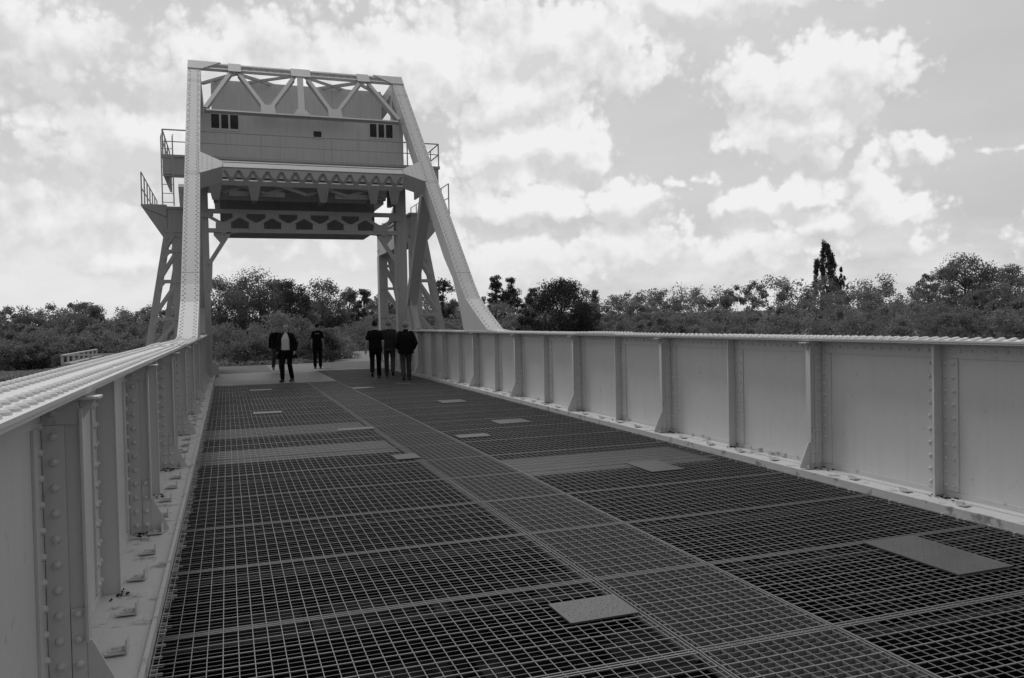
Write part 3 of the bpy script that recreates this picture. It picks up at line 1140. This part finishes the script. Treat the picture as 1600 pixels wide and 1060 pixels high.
def leaf_obj(name, verts, material, parent=None, loc=None):
    n = len(verts) // 4
    me = bpy.data.meshes.new(name)
    me.vertices.add(len(verts))
    me.vertices.foreach_set('co', verts.astype(np.float32).ravel())
    me.loops.add(n * 4)
    me.loops.foreach_set('vertex_index', np.arange(n * 4, dtype=np.int32))
    me.polygons.add(n)
    me.polygons.foreach_set('loop_start', np.arange(0, n * 4, 4, dtype=np.int32))
    me.update(calc_edges=True)
    me.materials.append(material)
    o = bpy.data.objects.new(name, me)
    COL.objects.link(o)
    if parent is not None: o.parent = parent
    if loc is not None: o.location = loc
    return o


def crown_pts(h, w, nclump, nleaf, shape='round', base=.25, cr=.16, hollow=.55, squash=.8):
    """clump centres in an envelope, leaves around each clump; tree of height h, crown width w"""
    C = []
    while len(C) < nclump:
        t = rng.uniform(0, 1)                    # 0 base of crown .. 1 top
        if shape == 'round':
            r = math.sqrt(max(0, 1 - (2 * t - 1) ** 2)) * (1 if t > .35 else .92)
        elif shape == 'dome':
            r = math.sqrt(max(0, 1 - t ** 2.2))
        elif shape == 'poplar':
            r = (.5 + 1.8 * t) if t < .25 else .16 + .8 * (1 - ((t - .25) / .75) ** 2.6)
        elif shape == 'tall':
            r = (.55 + .45 * math.sin(t * pi)) * (1 - .5 * t ** 3)
        else:
            r = 1 - t
        an = rng.uniform(0, 2 * pi)
        rr = r * (hollow + (1 - hollow) * rng.uniform(0, 1) ** .5) if rng.uniform() < .75 else r * rng.uniform(0, 1)
        rr *= rng.uniform(.8, 1.08)
        z = h * (base + (1 - base) * t)
        C.append((rr * w / 2 * cos(an), rr * w / 2 * sin(an), z))
    C = np.array(C)
    rad = cr * w * rng.uniform(.55, 1.25, len(C))
    idx = rng.integers(0, len(C), nleaf)
    d = rng.normal(size=(nleaf, 3)); d /= np.linalg.norm(d, axis=1)[:, None]
    d *= (rng.uniform(0, 1, nleaf) ** .45)[:, None]
    d[:, 2] *= squash
    if shape == 'poplar':
        d[:, 2] *= 2.6; d[:, :2] *= .75
    P = C[idx] + d * rad[idx][:, None]
    # a share of loose leaves and sprays between the clumps
    k = int(nleaf * .4)
    e = rng.normal(size=(k, 3)); e /= np.linalg.norm(e, axis=1)[:, None]
    P[:k] += e * (rng.uniform(0, 1, k) ** .5)[:, None] * np.array([1, 1, .7]) * (.5 * cr * w)
    return C, P


def at(azd, dist):
    return (dist * sin(radians(azd)), dist * cos(radians(azd)))


def tree(name, label, azd, dist, top_el, w, shape='round', base=.3, nclump=34, nleaf=2600, size=.26, m_='leaf_a', cr=.15, group=None, hollow=.55, lean=0.0, cat='tree', twin=None):
    x, y = at(azd, dist)
    gz = ground_h(x, y)
    h = 1.70 + dist * math.tan(radians(top_el)) - gz
    root = thing(name, label, cat, (x, y, gz), group)
    nleaf = int(nleaf * 3.6); size *= .60; nclump = int(nclump * 1.8)
    C, L = crown_pts(h * .97, w, nclump, nleaf, shape, base, cr, hollow)
    if lean:
        L[:, 0] += lean * (L[:, 2] / h) ** 2; C[:, 0] += lean * (C[:, 2] / h) ** 2
    if twin:
        for (dx, dy, hh, ww, nc2, nl2) in twin:
            C2, L2 = crown_pts(hh, ww, int(nc2 * 1.8), int(nl2 * 3.6), shape, base * .7, cr, hollow)
            if lean:
                L2[:, 0] += lean * .6 * (L2[:, 2] / hh) ** 2
            C2[:, 0] += dx; L2[:, 0] += dx; C2[:, 1] += dy; L2[:, 1] += dy
            C = np.concatenate([C, C2]); L = np.concatenate([L, L2])
    leaf_obj('crown', quads(L, size), M[m_], root)
    t = MB()
    r0_ = max(.09, h * .022)
    top = Vector((lean * .7, 0, h * .86))
    mid = Vector((lean * .2 + rng.normal() * .1, rng.normal() * .1, h * .45))
    t.tube([(0, 0, -.4), (0, 0, h * .12), mid, top], [r0_ * 1.3, r0_, r0_ * .7, r0_ * .2], 7)
    for i in rng.choice(len(C), min(len(C), 14), replace=False):
        c = Vector(C[i])
        if twin and abs(c.x) > w: continue
        z0 = max(h * .15, c.z * rng.uniform(.55, .8))
        fr = z0 / (h * .86)
        st = Vector((mid.x * min(1, fr * 2), mid.y * min(1, fr * 2), z0))
        t.tube([st, (st + c) / 2 + Vector((0, 0, -.1)), c], [r0_ * .38, r0_ * .25, r0_ * .1], 5)
    t.build('trunk', M['bark'], root, smooth=True)
    return root


def bush(label, azd, dist, top_el, w, m_='leaf_a', nleaf=1500, size=.16, nclump=22, group=None, name='bush', shape='dome', cat='bush', base=.02):
    x, y = at(azd, dist)
    gz = ground_h(x, y)
    h = max(.5, 1.70 + dist * math.tan(radians(top_el)) - gz)
    nleaf = int(nleaf * 2.0); size *= .68; nclump = int(nclump * 1.6)
    C, L = crown_pts(h, w, nclump, nleaf, shape, base, .15, .6)
    L[:, 2] = np.maximum(L[:, 2], .02)
    o = leaf_obj(name, quads(L, size), M[m_], None, (x, y, gz))
    tag(o, label, cat, group)
    return o


# named trees, seen through and beside the bridge frame
tree('airy_tree', 'airy pale tree seen through the frame close to its left column', -.4, 74, 3.15, 4.6, 'round', .25, 34, 2900, .27, 'leaf_a', .17, hollow=.35)
tree('broad_tree', 'broad feathery tree, tallest of those seen through the bridge frame', 2.1, 72, 3.62, 6.2, 'round', .22, 46, 4200, .27, 'leaf_a', .15, hollow=.35)
tree('dense_tree', 'dense dark round tree in the gap above the man in the white shirt', 4.1, 66, 3.0, 3.6, 'round', .25, 40, 3200, .25, 'leaf_b', .15)
tree('forked_tree', 'forked tree with a low dip in its crown above the man with the printed back', 6.3, 72, 3.0, 5.0, 'tall', .2, 40, 3300, .27, 'leaf_a', .17, hollow=.35)
tree('slim_tree', 'slim upright tree, left one of a pair with sky between them', 8.1, 82, 2.55, 2.6, 'tall', .35, 22, 1500, .28, 'leaf_a', .16)
tree('slim_tree', 'slim upright tree, right one of a pair with sky between them', 9.1, 82, 2.5, 2.3, 'tall', .35, 20, 1400, .28, 'leaf_a', .16)
tree('small_tree', 'small thin tree close to the dark lattice leg on the right of the gap', 10.3, 78, 2.25, 2.9, 'round', .3, 22, 1700, .27, 'leaf_a', .15)
tree('clumpy_tree', 'thin tree hung with dark round clumps beside the right trestle', 14.6, 76, 3.2, 2.4, 'tall', .38, 20, 1500, .28, 'leaf_b', .2)
tree('thin_tree', 'thin tall tree with bare stems standing just right of the sloping post', 18.35, 96, 3.25, 2.4, 'tall', .36, 20, 1500, .30, 'leaf_b', .17)
tree('thin_tree', 'thin tall tree in the middle of a sparse clump, sky between its stems', 19.35, 97, 3.15, 2.8, 'tall', .38, 22, 1500, .30, 'leaf_b', .17)
tree('thin_tree', 'thin ragged tree at the right edge of a sparse clump, leaning away from it', 20.5, 98, 2.65, 2.4, 'tall', .45, 16, 800, .30, 'leaf_b', .17, lean=.8)
tree('dark_bushy_tree', 'big dark rounded tree with three peaks right behind the girder', 22.9, 52, 2.75, 5.0, 'round', .0, 80, 8000, .19, 'leaf_d', .14, hollow=.3,
     twin=[(-2.1, .4, 4.6, 2.0, 16, 1500), (1.9, .3, 4.1, 2.6, 18, 1600)])
tree('spire_tree', 'narrow pointed tree standing right of the dark rounded tree', 25.3, 84, 2.05, 2.2, 'cone', .1, 24, 1600, .26, 'leaf_a', .17)
tree('poplar', 'tall dark leaning poplar with side stems rising far above the wood', 41.05, 118, 4.8, 2.9, 'poplar', .12, 50, 4600, .36, 'leaf_b', .13, lean=-1.1,
     twin=[(-1.45, .3, 10.4, 2.3, 26, 2000), (2.05, -.2, 9.4, 1.4, 16, 1000)])
tree('airy_tree', 'large airy tree with sky showing through, tallest at the right edge', 48.7, 92, 3.35, 6.6, 'round', .30, 50, 3600, .30, 'leaf_a', .15, hollow=.35)
tree('bare_topped_tree', 'pale half bare tree at the far right with a thin twiggy crown', 51.0, 94, 2.75, 4.4, 'round', .30, 30, 1700, .28, 'leaf_a', .16, hollow=.3)
tree('bare_topped_tree', 'small twiggy tree left of the large airy tree', 46.6, 96, 2.45, 2.6, 'round', .35, 20, 1100, .28, 'leaf_a', .15)
tree('flat_topped_tree', 'flat topped tree standing above the left skyline', -8.45, 112, 1.62, 4.4, 'round', .45, 26, 2000, .32, 'leaf_a', .16)

BUSHES = [
    ('round leafy bush by the far left corner of the deck', .0, 44, -.3, 3.4, 'leaf_a'),
    ('pale leafy bush behind the man in the white shirt', 3.2, 43, .6, 3.8, 'leaf_c'),
    ('dark low bush at the grass edge left of the man in the white shirt', 1.6, 40, -1.2, 2.6, 'leaf_b'),
    ('tall shaggy bush between the man in white and the man with the printed back', 4.6, 44, .4, 3.0, 'leaf_a'),
    ('dark bush right behind the man with the printed back', 6.0, 40, -.5, 2.4, 'leaf_b'),
    ('sprawling pale bush at the right of the man with the printed back', 6.9, 42, -.9, 2.6, 'leaf_c'),
    ('wide low thicket above the footpath', 9.3, 56, -.1, 6.0, 'leaf_a'),
    ('shrub behind the three men at the foot of the trestle', 11.6, 52, -.3, 4.5, 'leaf_a'),
    ('pale grey leaved shrub sticking up over the girder below the poplar', 42.4, 34, -.15, 2.6, 'leaf_c'),
    ('light shrub over the girder right of the grey leaved shrub', 44.9, 36, -.45, 2.2, 'leaf_c'),
    ('feathery light shrub over the girder near its right end', 50.9, 33, -.1, 2.6, 'leaf_c'),
    ('pale pointed shrub over the middle of the right girder', 36.6, 40, -.5, 2.6, 'leaf_c'),
    ('low light shrub over the girder left of the pointed one', 33.2, 42, -.55, 3.2, 'leaf_a'),
    ('grassy shrub just past the foot of the sloping post', 20.2, 56, .1, 3.2, 'leaf_c'),
]
for (lab, a, d, e, w, mm) in BUSHES:
    bush(lab, a, d, e, w, mm, 2600, .15, 30)

# woods: too many trees to count, each wood one mass
TL = [(-20, 1.3), (-12.9, 1.35), (-10.5, 1.25), (-8.5, 1.45), (-6.5, 1.1), (-4.8, 1.3), (-3.2, 1.45), (-1.5, 1.4), (0, 1.6), (5, 1.7), (8, 1.5), (10, 1.4), (14, 1.5), (17, 1.35), (20, 1.4),
      (23, 1.4), (25, 1.45), (27.6, 1.2), (30.7, 1.5), (32.8, 1.72), (35, 1.7), (37, 2.0), (39, 2.1), (41, 1.8), (43, 1.6), (45.6, 2.0), (47.7, 2.2), (50, 2.0), (51.8, 1.8), (58, 1.9), (64, 1.8)]


def tl(a):
    return float(np.interp(a, [p[0] for p in TL], [p[1] for p in TL])) + (.12 if a > -1 else -.12)


def wood(az0, az1, rows, label, seed):
    out = []
    stems = MB()
    for (d, frac, lo_el, w, nl, sz) in rows:
        step = math.degrees(w * .46 / d)
        a = az0 + rng.uniform(0, step)
        while a < az1:
            dd = d * rng.uniform(.96, 1.04)
            x, y = at(a, dd)
            gz = ground_h(x, y)
            el_ = lo_el + (tl(a) + .25 * frac - lo_el) * frac + rng.normal() * .10
            h = 1.70 + dd * math.tan(radians(el_)) - gz
            if h > 1.2:
                ww = w * rng.uniform(.7, 1.35)
                k = rng.uniform()
                C, L = crown_pts(h, ww, int(22 + 14 * k), int(nl * 4.2), 'dome' if k < .65 else ('round' if k < .88 else 'tall'), .0, .135, .75)
                L[:, 0] += x; L[:, 1] += y; L[:, 2] += gz
                out.append(quads(L, sz * .66))
                stems.tube([(x, y, gz - .3), (x, y, gz + h * .7)], [.16, .05], 5)
            a += step * rng.uniform(.7, 1.4)
    V = np.concatenate(out)
    o = leaf_obj('woodland', V, M['leaf_w'])
    tag(o, label, 'woodland', None, 'stuff')
    return o


wood(-17, -.6, [(80, .0, -1.0, 4.2, 700, .26), (84, .28, -1.0, 4.6, 800, .28), (93, .55, -1.0, 4.8, 800, .30), (106, .8, -1.0, 5.4, 800, .32), (120, 1.0, -1.0, 6.0, 900, .36)],
     'wooded hillside of rounded trees beyond the left girder', 1)
wood(-2.5, 13.5, [(62, .15, -.6, 3.6, 900, .22), (70, .5, -.6, 4.0, 900, .25), (84, .85, -.5, 5.0, 900, .28)],
     'dense wood seen through the bridge frame', 2)
wood(11, 62, [(56, -.05, .1, 3.4, 700, .22), (70, .35, -.4, 4.2, 800, .25), (86, .7, -.4, 5.0, 800, .29), (104, 1.0, -.4, 6.0, 900, .34)],
     'long dark wood along the skyline above the right girder', 3)

# rough grass on the banks
gp = []
for _ in range(26000):
    a = rng.uniform(-14, 14); d = 37.5 + 40 * rng.uniform() ** 1.6
    x, y = at(a, d)
    if -4 < x < 10 and y < 38: continue
    if 4.4 < x < 9.4 and y < 52: continue
    gp.append((x, y, ground_h(x, y) + rng.uniform(.0, .16)))
tag(leaf_obj('grass', quads(np.array(gp), .17), M['leaf_a']), 'rough grass on the banks beyond the bridge', 'grass', None, 'stuff')

# ------------------------------------------------------------------ people


def remesh(parts, name, material, parent, vox=.011, smooth_it=2):
    """join closed pieces into one continuous surface"""
    me = bpy.data.meshes.new(name + '_raw')
    me.from_pydata(parts.v, [], parts.f)
    bm = bmesh.new(); bm.from_mesh(me)
    bmesh.ops.recalc_face_normals(bm, faces=bm.faces)
    bm.to_mesh(me); bm.free()
    o = bpy.data.objects.new(name, me)
    COL.objects.link(o)
    md = o.modifiers.new('r', 'REMESH')
    md.mode = 'VOXEL'
    md.voxel_size = vox
    if smooth_it:
        ms = o.modifiers.new('s', 'SMOOTH')
        ms.factor = .5
        ms.iterations = smooth_it
    dg_ = bpy.context.evaluated_depsgraph_get()
    me2 = bpy.data.meshes.new_from_object(o.evaluated_get(dg_))
    me2.name = name
    o.modifiers.clear()
    o.data = me2
    bpy.data.meshes.remove(me)
    me2.materials.clear()
    me2.materials.append(material)
    me2.polygons.foreach_set('use_smooth', [True] * len(me2.polygons))
    if parent is not None:
        o.parent = parent
    return o


def loft(q, rings, seg=18):
    """rings: (centre, rx, ry) horizontal ellipses"""
    v = []; f = []
    for (c, rx, ry) in rings:
        for k in range(seg):
            a = 2 * pi * k / seg
            v.append((c[0] + rx * cos(a), c[1] + ry * sin(a), c[2]))
    n = len(rings)
    for i in range(n - 1):
        for k in range(seg):
            k2 = (k + 1) % seg
            f.append((i * seg + k, i * seg + k2, (i + 1) * seg + k2, (i + 1) * seg + k))
    f.append(tuple(range(seg))[::-1])
    f.append(tuple(range((n - 1) * seg, n * seg)))
    q.add(v, f)


def ball(q, c, r, seg=12, rings=8):
    v = []; f = []
    rx, ry, rz = r if isinstance(r, tuple) else (r, r, r)
    v.append((c[0], c[1], c[2] - rz))
    for i in range(1, rings):
        t = pi * i / rings - pi / 2
        for k in range(seg):
            a = 2 * pi * k / seg
            v.append((c[0] + rx * cos(t) * cos(a), c[1] + ry * cos(t) * sin(a), c[2] + rz * sin(t)))
    v.append((c[0], c[1], c[2] + rz))
    for k in range(seg):
        f.append((0, 1 + (k + 1) % seg, 1 + k))
    for i in range(rings - 2):
        for k in range(seg):
            k2 = (k + 1) % seg
            f.append((1 + i * seg + k, 1 + i * seg + k2, 1 + (i + 1) * seg + k2, 1 + (i + 1) * seg + k))
    top = len(v) - 1
    for k in range(seg):
        f.append((1 + (rings - 2) * seg + k, 1 + (rings - 2) * seg + (k + 1) % seg, top))
    q.add(v, f)


def limb(q, pts, rs, seg=12):
    q.tube(pts, rs, seg)
    for p, r in zip(pts, rs):
        ball(q, p, r * .99, 10, 7)


def person(label, loc, face, height, pose, cloth):
    """face: heading the person looks along, radians from +Y towards +X. local +Y is forward."""
    k = height / 1.75
    root = thing('person', label, 'person', loc, 'people walking on the bridge', -face)
    root.scale = (k, k, k)
    st = pose['stride']          # + : right leg forward
    lift = pose.get('lift', 0)   # trailing heel lifted
    hip_z = .92 - .02 * abs(st)
    legs = {}
    for sd, nm in ((1, 'R'), (-1, 'L')):
        d = st * sd
        hip = Vector((sd * .095, 0, hip_z))
        ank = Vector((sd * .10, d * .5 if d > 0 else d * .55, .085))
        if d < 0:
            ank.z += lift * 1.0
        bend = .035 + (.10 if d < 0 else .01) * min(1, abs(st) * 3)
        kn = (hip + ank) / 2 + Vector((0, bend + (d > 0) * .02, .02))
        legs[nm] = (hip, kn, ank, d)
    sh_z, sh_w = 1.395, pose.get('shoulder', .195) * .87
    arms = {}
    for sd, nm in ((1, 'R'), (-1, 'L')):
        shd = Vector((sd * sh_w, -.005, sh_z))
        a = pose['arms'][nm]      # (forward swing of elbow, outward, forward of wrist, outward of wrist, wrist z)
        elb = shd + Vector((sd * a[1], a[0], -.285))
        wr = Vector((sd * a[3] + shd.x, a[2], a[4]))
        arms[nm] = (shd, elb, wr)
    # ---- body
    bq = MB()
    loft(bq, [((0, 0, .84), .15, .105), ((0, 0, .92), .165, .115), ((0, 0, 1.04), .145, .10), ((0, .005, 1.15), .15, .105), ((0, 0, 1.28), .17, .11),
              ((0, -.01, 1.38), .165, .095), ((0, -.01, 1.44), .10, .07), ((0, 0, 1.47), .058, .058)])
    limb(bq, [(0, -.008, 1.44), (0, .006, 1.56)], [.056, .052])
    for nm in 'RL':
        hip, kn, ank, d = legs[nm]
        limb(bq, [hip, (hip + kn) / 2, kn, kn * .55 + ank * .45, ank], [.085, .074, .054, .052, .036])
        limb(bq, [ank, ank + Vector((0, .03, -.045)), ank + Vector((0, .16, -.055))], [.036, .034, .026])
        shd, elb, wr = arms[nm]
        limb(bq, [shd, (shd + elb) / 2, elb, elb * .45 + wr * .55, wr], [.054, .046, .039, .036, .026])
        # hand: palm, four fingers and a thumb
        dr = (wr - elb).normalized()
        sd = 1 if nm == 'R' else -1
        fwd = Vector((0, 1, 0)); fwd = (fwd - dr * fwd.dot(dr)).normalized()
        side = dr.cross(fwd)
        pc = wr + dr * .05
        limb(bq, [wr, wr + dr * .045, wr + dr * .085], [.026, .032, .033], 10)
        for i in range(4):
            o_ = fwd * (.030 - .020 * i)
            ln = (.070, .078, .072, .056)[i]
            p0 = wr + dr * .088 + o_
            curl = side * (-.02 * sd if sd > 0 else .02 * -sd)
            limb(bq, [p0, p0 + dr * ln * .5, p0 + dr * ln * .85 + curl * .9], [.0105, .0100, .0085], 8)
        th = wr + dr * .03 + fwd * .028
        limb(bq, [th, th + dr * .035 + fwd * .022, th + dr * .068 + fwd * .026], [.013, .0115, .0095], 8)
    # head with jaw, nose, brow and ears
    hz = 1.640
    tl_ = pose.get('look_down', 0.0)
    ball(bq, (0, -.005, hz + .015), (.079, .099, .098), 18, 14)
    ball(bq, (0, .028, hz - .05), (.056, .066, .064), 14, 10)
    ball(bq, (0, .060, hz - .088), (.028, .026, .020), 10, 8)
    ball(bq, (0, .104, hz - .012), (.012, .018, .022), 10, 8)
    ball(bq, (0, .092, hz + .022), (.046, .012, .010), 10, 8)
    ball(bq, (0, .090, hz - .052), (.022, .010, .007), 10, 8)
    for sd in (-1, 1):
        ball(bq, (sd * .081, -.005, hz - .005), (.010, .022, .032), 8, 8)
    body = remesh(bq, 'body', M['skin'], root, .0095, 1)
    ey = MB()
    for sd in (-1, 1):
        ball(ey, (sd * .031, .0865, hz + .004), (.012, .008, .007), 8, 6)
    ey.build('eyes', M['darkhair'], root, smooth=True)
    # ---- hair: a cap over the back and top of the skull
    hq = MB()
    ball(hq, (0, -.016, hz + .026), (.089, .104, .099), 18, 14)
    if cloth['hair'] != 'darkhair':
        ball(hq, (-.05, -.045, hz + .03), (.045, .06, .06), 12, 8); ball(hq, (.05, -.05, hz + .02), (.043, .055, .06), 12, 8)
    for i, p in enumerate(hq.v):
        # lift the front edge into a hairline
        x_, y_, z_ = p
        if y_ > .035 and z_ < hz + .055:
            hq.v[i] = (x_ * .8, .03, max(z_, hz + .05))
        if z_ < hz - .045:
            hq.v[i] = (x_ * .92, y_ * .95, hz - .045)
    remesh(hq, 'hair', M[cloth['hair']], root, .010, 1)
    # ---- trousers
    tq = MB()
    loft(tq, [((0, 0, .80), .17, .125), ((0, 0, .90), .182, .132), ((0, 0, 1.0), .168, .122), ((0, 0, 1.05), .163, .118)])
    for nm in 'RL':
        hip, kn, ank, d = legs[nm]
        lo_ = ank + (kn - ank).normalized() * .02
        limb(tq, [hip + Vector((0, 0, .01)), (hip + kn) / 2, kn, kn * .5 + ank * .5, lo_], [.102, .092, .075, .072, .066])
    remesh(tq, 'trousers', M[cloth['trousers']], root, .012, 2)
    # ---- shoes
    for nm in 'RL':
        hip, kn, ank, d = legs[nm]
        sq = MB()
        up = -.35 if (d < 0 and lift) else 0.0
        a_ = ank + Vector((0, -.045, -.035)); b_ = ank + Vector((0, .06, -.045)); c_ = ank + Vector((0, .165, -.058))
        if up:
            b_ = ank + Vector((0, .055, -.085)); c_ = ank + Vector((0, .135, -.135 if ank.z > .16 else -.06))
        limb(sq, [a_, b_, c_], [.043, .043, .034], 12)
        ball(sq, ank + Vector((0, 0, .0)), .048)
        if not up:
            sq.box(ank.x - .042, ank.x + .042, ank.y - .085, ank.y + .19, .002, .03)
        remesh(sq, 'shoe', M['shoe'], root, .010, 1)
    # ---- top
    up_m = M[cloth['top']]
    uq = MB()
    fat = cloth.get('fat', 0.0)
    hem = cloth.get('hem', .90)
    loft(uq, [((0, 0, hem), .185 + fat, .138 + fat), ((0, 0, hem + .10), .178 + fat, .134 + fat), ((0, .005, 1.15), .172 + fat * .9, .128 + fat * .9), ((0, 0, 1.28), .186 + fat * .7, .132 + fat * .6),
              ((0, -.008, 1.36), .178 + fat * .4, .116 + fat * .4), ((0, -.012, 1.415), .148 + fat * .3, .092), ((0, -.012, 1.455), .100 + fat * .15, .076), ((0, -.008, 1.485), .066, .064)])
    sl_len = cloth['sleeve']
    for nm in 'RL':
        shd, elb, wr = arms[nm]
        if sl_len == 'short':
            limb(uq, [shd + Vector((-.02 if nm == 'R' else .02, 0, .0)), (shd * .35 + elb * .65)], [.074, .068])
        else:
            e2 = wr - (wr - elb).normalized() * .01
            limb(uq, [shd + Vector((-.02 if nm == 'R' else .02, 0, .0)), (shd + elb) / 2, elb, (elb + e2) / 2, e2], [.076 + fat * .3, .068 + fat * .3, .060 + fat * .25, .054 + fat * .2, .046])
    remesh(uq, cloth.get('top_name', 'shirt'), up_m, root, .012, 2)
    if cloth.get('jacket'):
        # open jacket: a shell that leaves the shirt front free and swings out at the hem
        jq = MB()
        ringz = [(.70, .325, .225), (.78, .305, .215), (.90, .268, .188), (1.02, .236, .164), (1.15, .216, .150), (1.28, .210, .150), (1.375, .206, .130), (1.445, .138, .098), (1.49, .086, .084)]
        seg = 30
        vo = []; vi = []
        for (z, rx, ry) in ringz:
            gap = radians(38 if z < 1.3 else 30)
            for j in range(seg + 1):
                a = pi / 2 + gap + (2 * pi - 2 * gap) * j / seg
                fl = 1 + .22 * max(0, (1.0 - z)) * (abs(cos(a)) ** 2) + .05 * sin(a * 5) * max(0, 1.0 - z)
                vo.append((rx * fl * cos(a), ry * fl * sin(a) - .005, z + .02 * sin(a * 3)))
                vi.append(((rx * fl - .020) * cos(a), (ry * fl - .020) * sin(a) - .005, z + .02 * sin(a * 3)))
        n = len(ringz); w_ = seg + 1
        F = []
        for i in range(n - 1):
            for j in range(seg):
                F.append((i * w_ + j, i * w_ + j + 1, (i + 1) * w_ + j + 1, (i + 1) * w_ + j))
        off = len(vo)
        F2 = [tuple(off + t for t in f[::-1]) for f in F]
        ed = []
        for i in range(n - 1):
            for j in (0, seg):
                ed.append((i * w_ + j, (i + 1) * w_ + j, off + (i + 1) * w_ + j, off + i * w_ + j))
        for j in range(seg):
            for i in (0, n - 1):
                ed.append((i * w_ + j, i * w_ + j + 1, off + i * w_ + j + 1, off + i * w_ + j))
        jq.add(vo + vi, F + F2 + ed)
        for nm in 'RL':
            shd, elb, wr = arms[nm]
            e2 = wr - (wr - elb).normalized() * .02
            limb(jq, [shd + Vector((-.03 if nm == 'R' else .03, 0, .0)), (shd + elb) / 2, elb, (elb + e2) / 2, e2], [.092, .086, .078, .070, .062])
        remesh(jq, 'jacket', M['black'], root, .012, 2)
    if cloth.get('print'):
        pq = MB()
        for i in range(5):
            pq.box(-.075 + i * .031, -.049 + i * .031, -.139, -.136, 1.335 + (.004 if i % 2 else 0), 1.372)
        pq.build('back_print', M['print_'], root)
    if cloth.get('collar'):
        cq = MB()
        loft(cq, [((0, -.005, 1.465), .082, .078), ((0, -.005, 1.53), .074, .070)])
        remesh(cq, 'collar', up_m, root, .011, 1)
    return root


ARM_REL = {'R': (-.02, .035, .05, .06, .87), 'L': (.04, .035, .12, .06, .88)}
ARM_WALK = {'R': (-.10, .04, -.10, .06, .88), 'L': (.06, .04, .16, .06, .90)}
ARM_POCK = {'R': (-.07, .10, .02, .045, .93), 'L': (-.06, .07, .04, .03, .93)}
person('man in an open black jacket and white shirt walking towards the camera', (1.70, 25.5, .006), radians(180 + 22), 1.74,
       dict(stride=.30, lift=.0, arms={'R': (-.06, .10, .02, .09, .92), 'L': (-.04, .10, .06, .10, .93)}, shoulder=.20),
       dict(hair='greyhair', top='white', sleeve='short', trousers='black', jacket=True, hem=.95))
person('person in dark clothes partly hidden behind the man in the white shirt', (1.76, 31.9, .0), radians(172), 1.72,
       dict(stride=-.35, lift=.05, arms=ARM_WALK), dict(hair='darkhair', top='black', sleeve='long', trousers='greytrouser', hem=.86, fat=.03, top_name='jacket'))
person('man in a black t-shirt with a pale print across the shoulders, walking away alone', (3.32, 32.3, .0), radians(6), 1.76,
       dict(stride=.10, lift=.0, arms=ARM_REL, shoulder=.185), dict(hair='darkhair', top='black', sleeve='short', trousers='black', print=True, hem=.90))
person('man with dark hair, bare arms and plain black t-shirt, left one of three walking away', (4.30, 24.9, .006), radians(10), 1.78,
       dict(stride=.38, lift=.13, arms={'R': (-.05, .05, .03, .05, .87), 'L': (-.07, .07, -.05, .10, .88)}, shoulder=.205), dict(hair='darkhair', top='black', sleeve='short', trousers='black', hem=.88, fat=.012))
person('grey haired man in a charcoal top and jeans, in the middle of three walking away', (4.86, 25.55, .006), radians(12), 1.79,
       dict(stride=-.36, lift=.10, arms=ARM_WALK, shoulder=.205), dict(hair='greyhair', top='charcoal', sleeve='long', trousers='denim', hem=.92, fat=.02, top_name='jumper'))
person('man in a bulky black jacket and grey trousers, hands in pockets, nearest the right girder', (4.98, 23.6, .006), radians(4), 1.73,
       dict(stride=.26, lift=.04, arms=ARM_POCK, shoulder=.21), dict(hair='greyhair', top='black', sleeve='long', trousers='greytrouser', hem=.80, fat=.055, collar=True, top_name='jacket'))
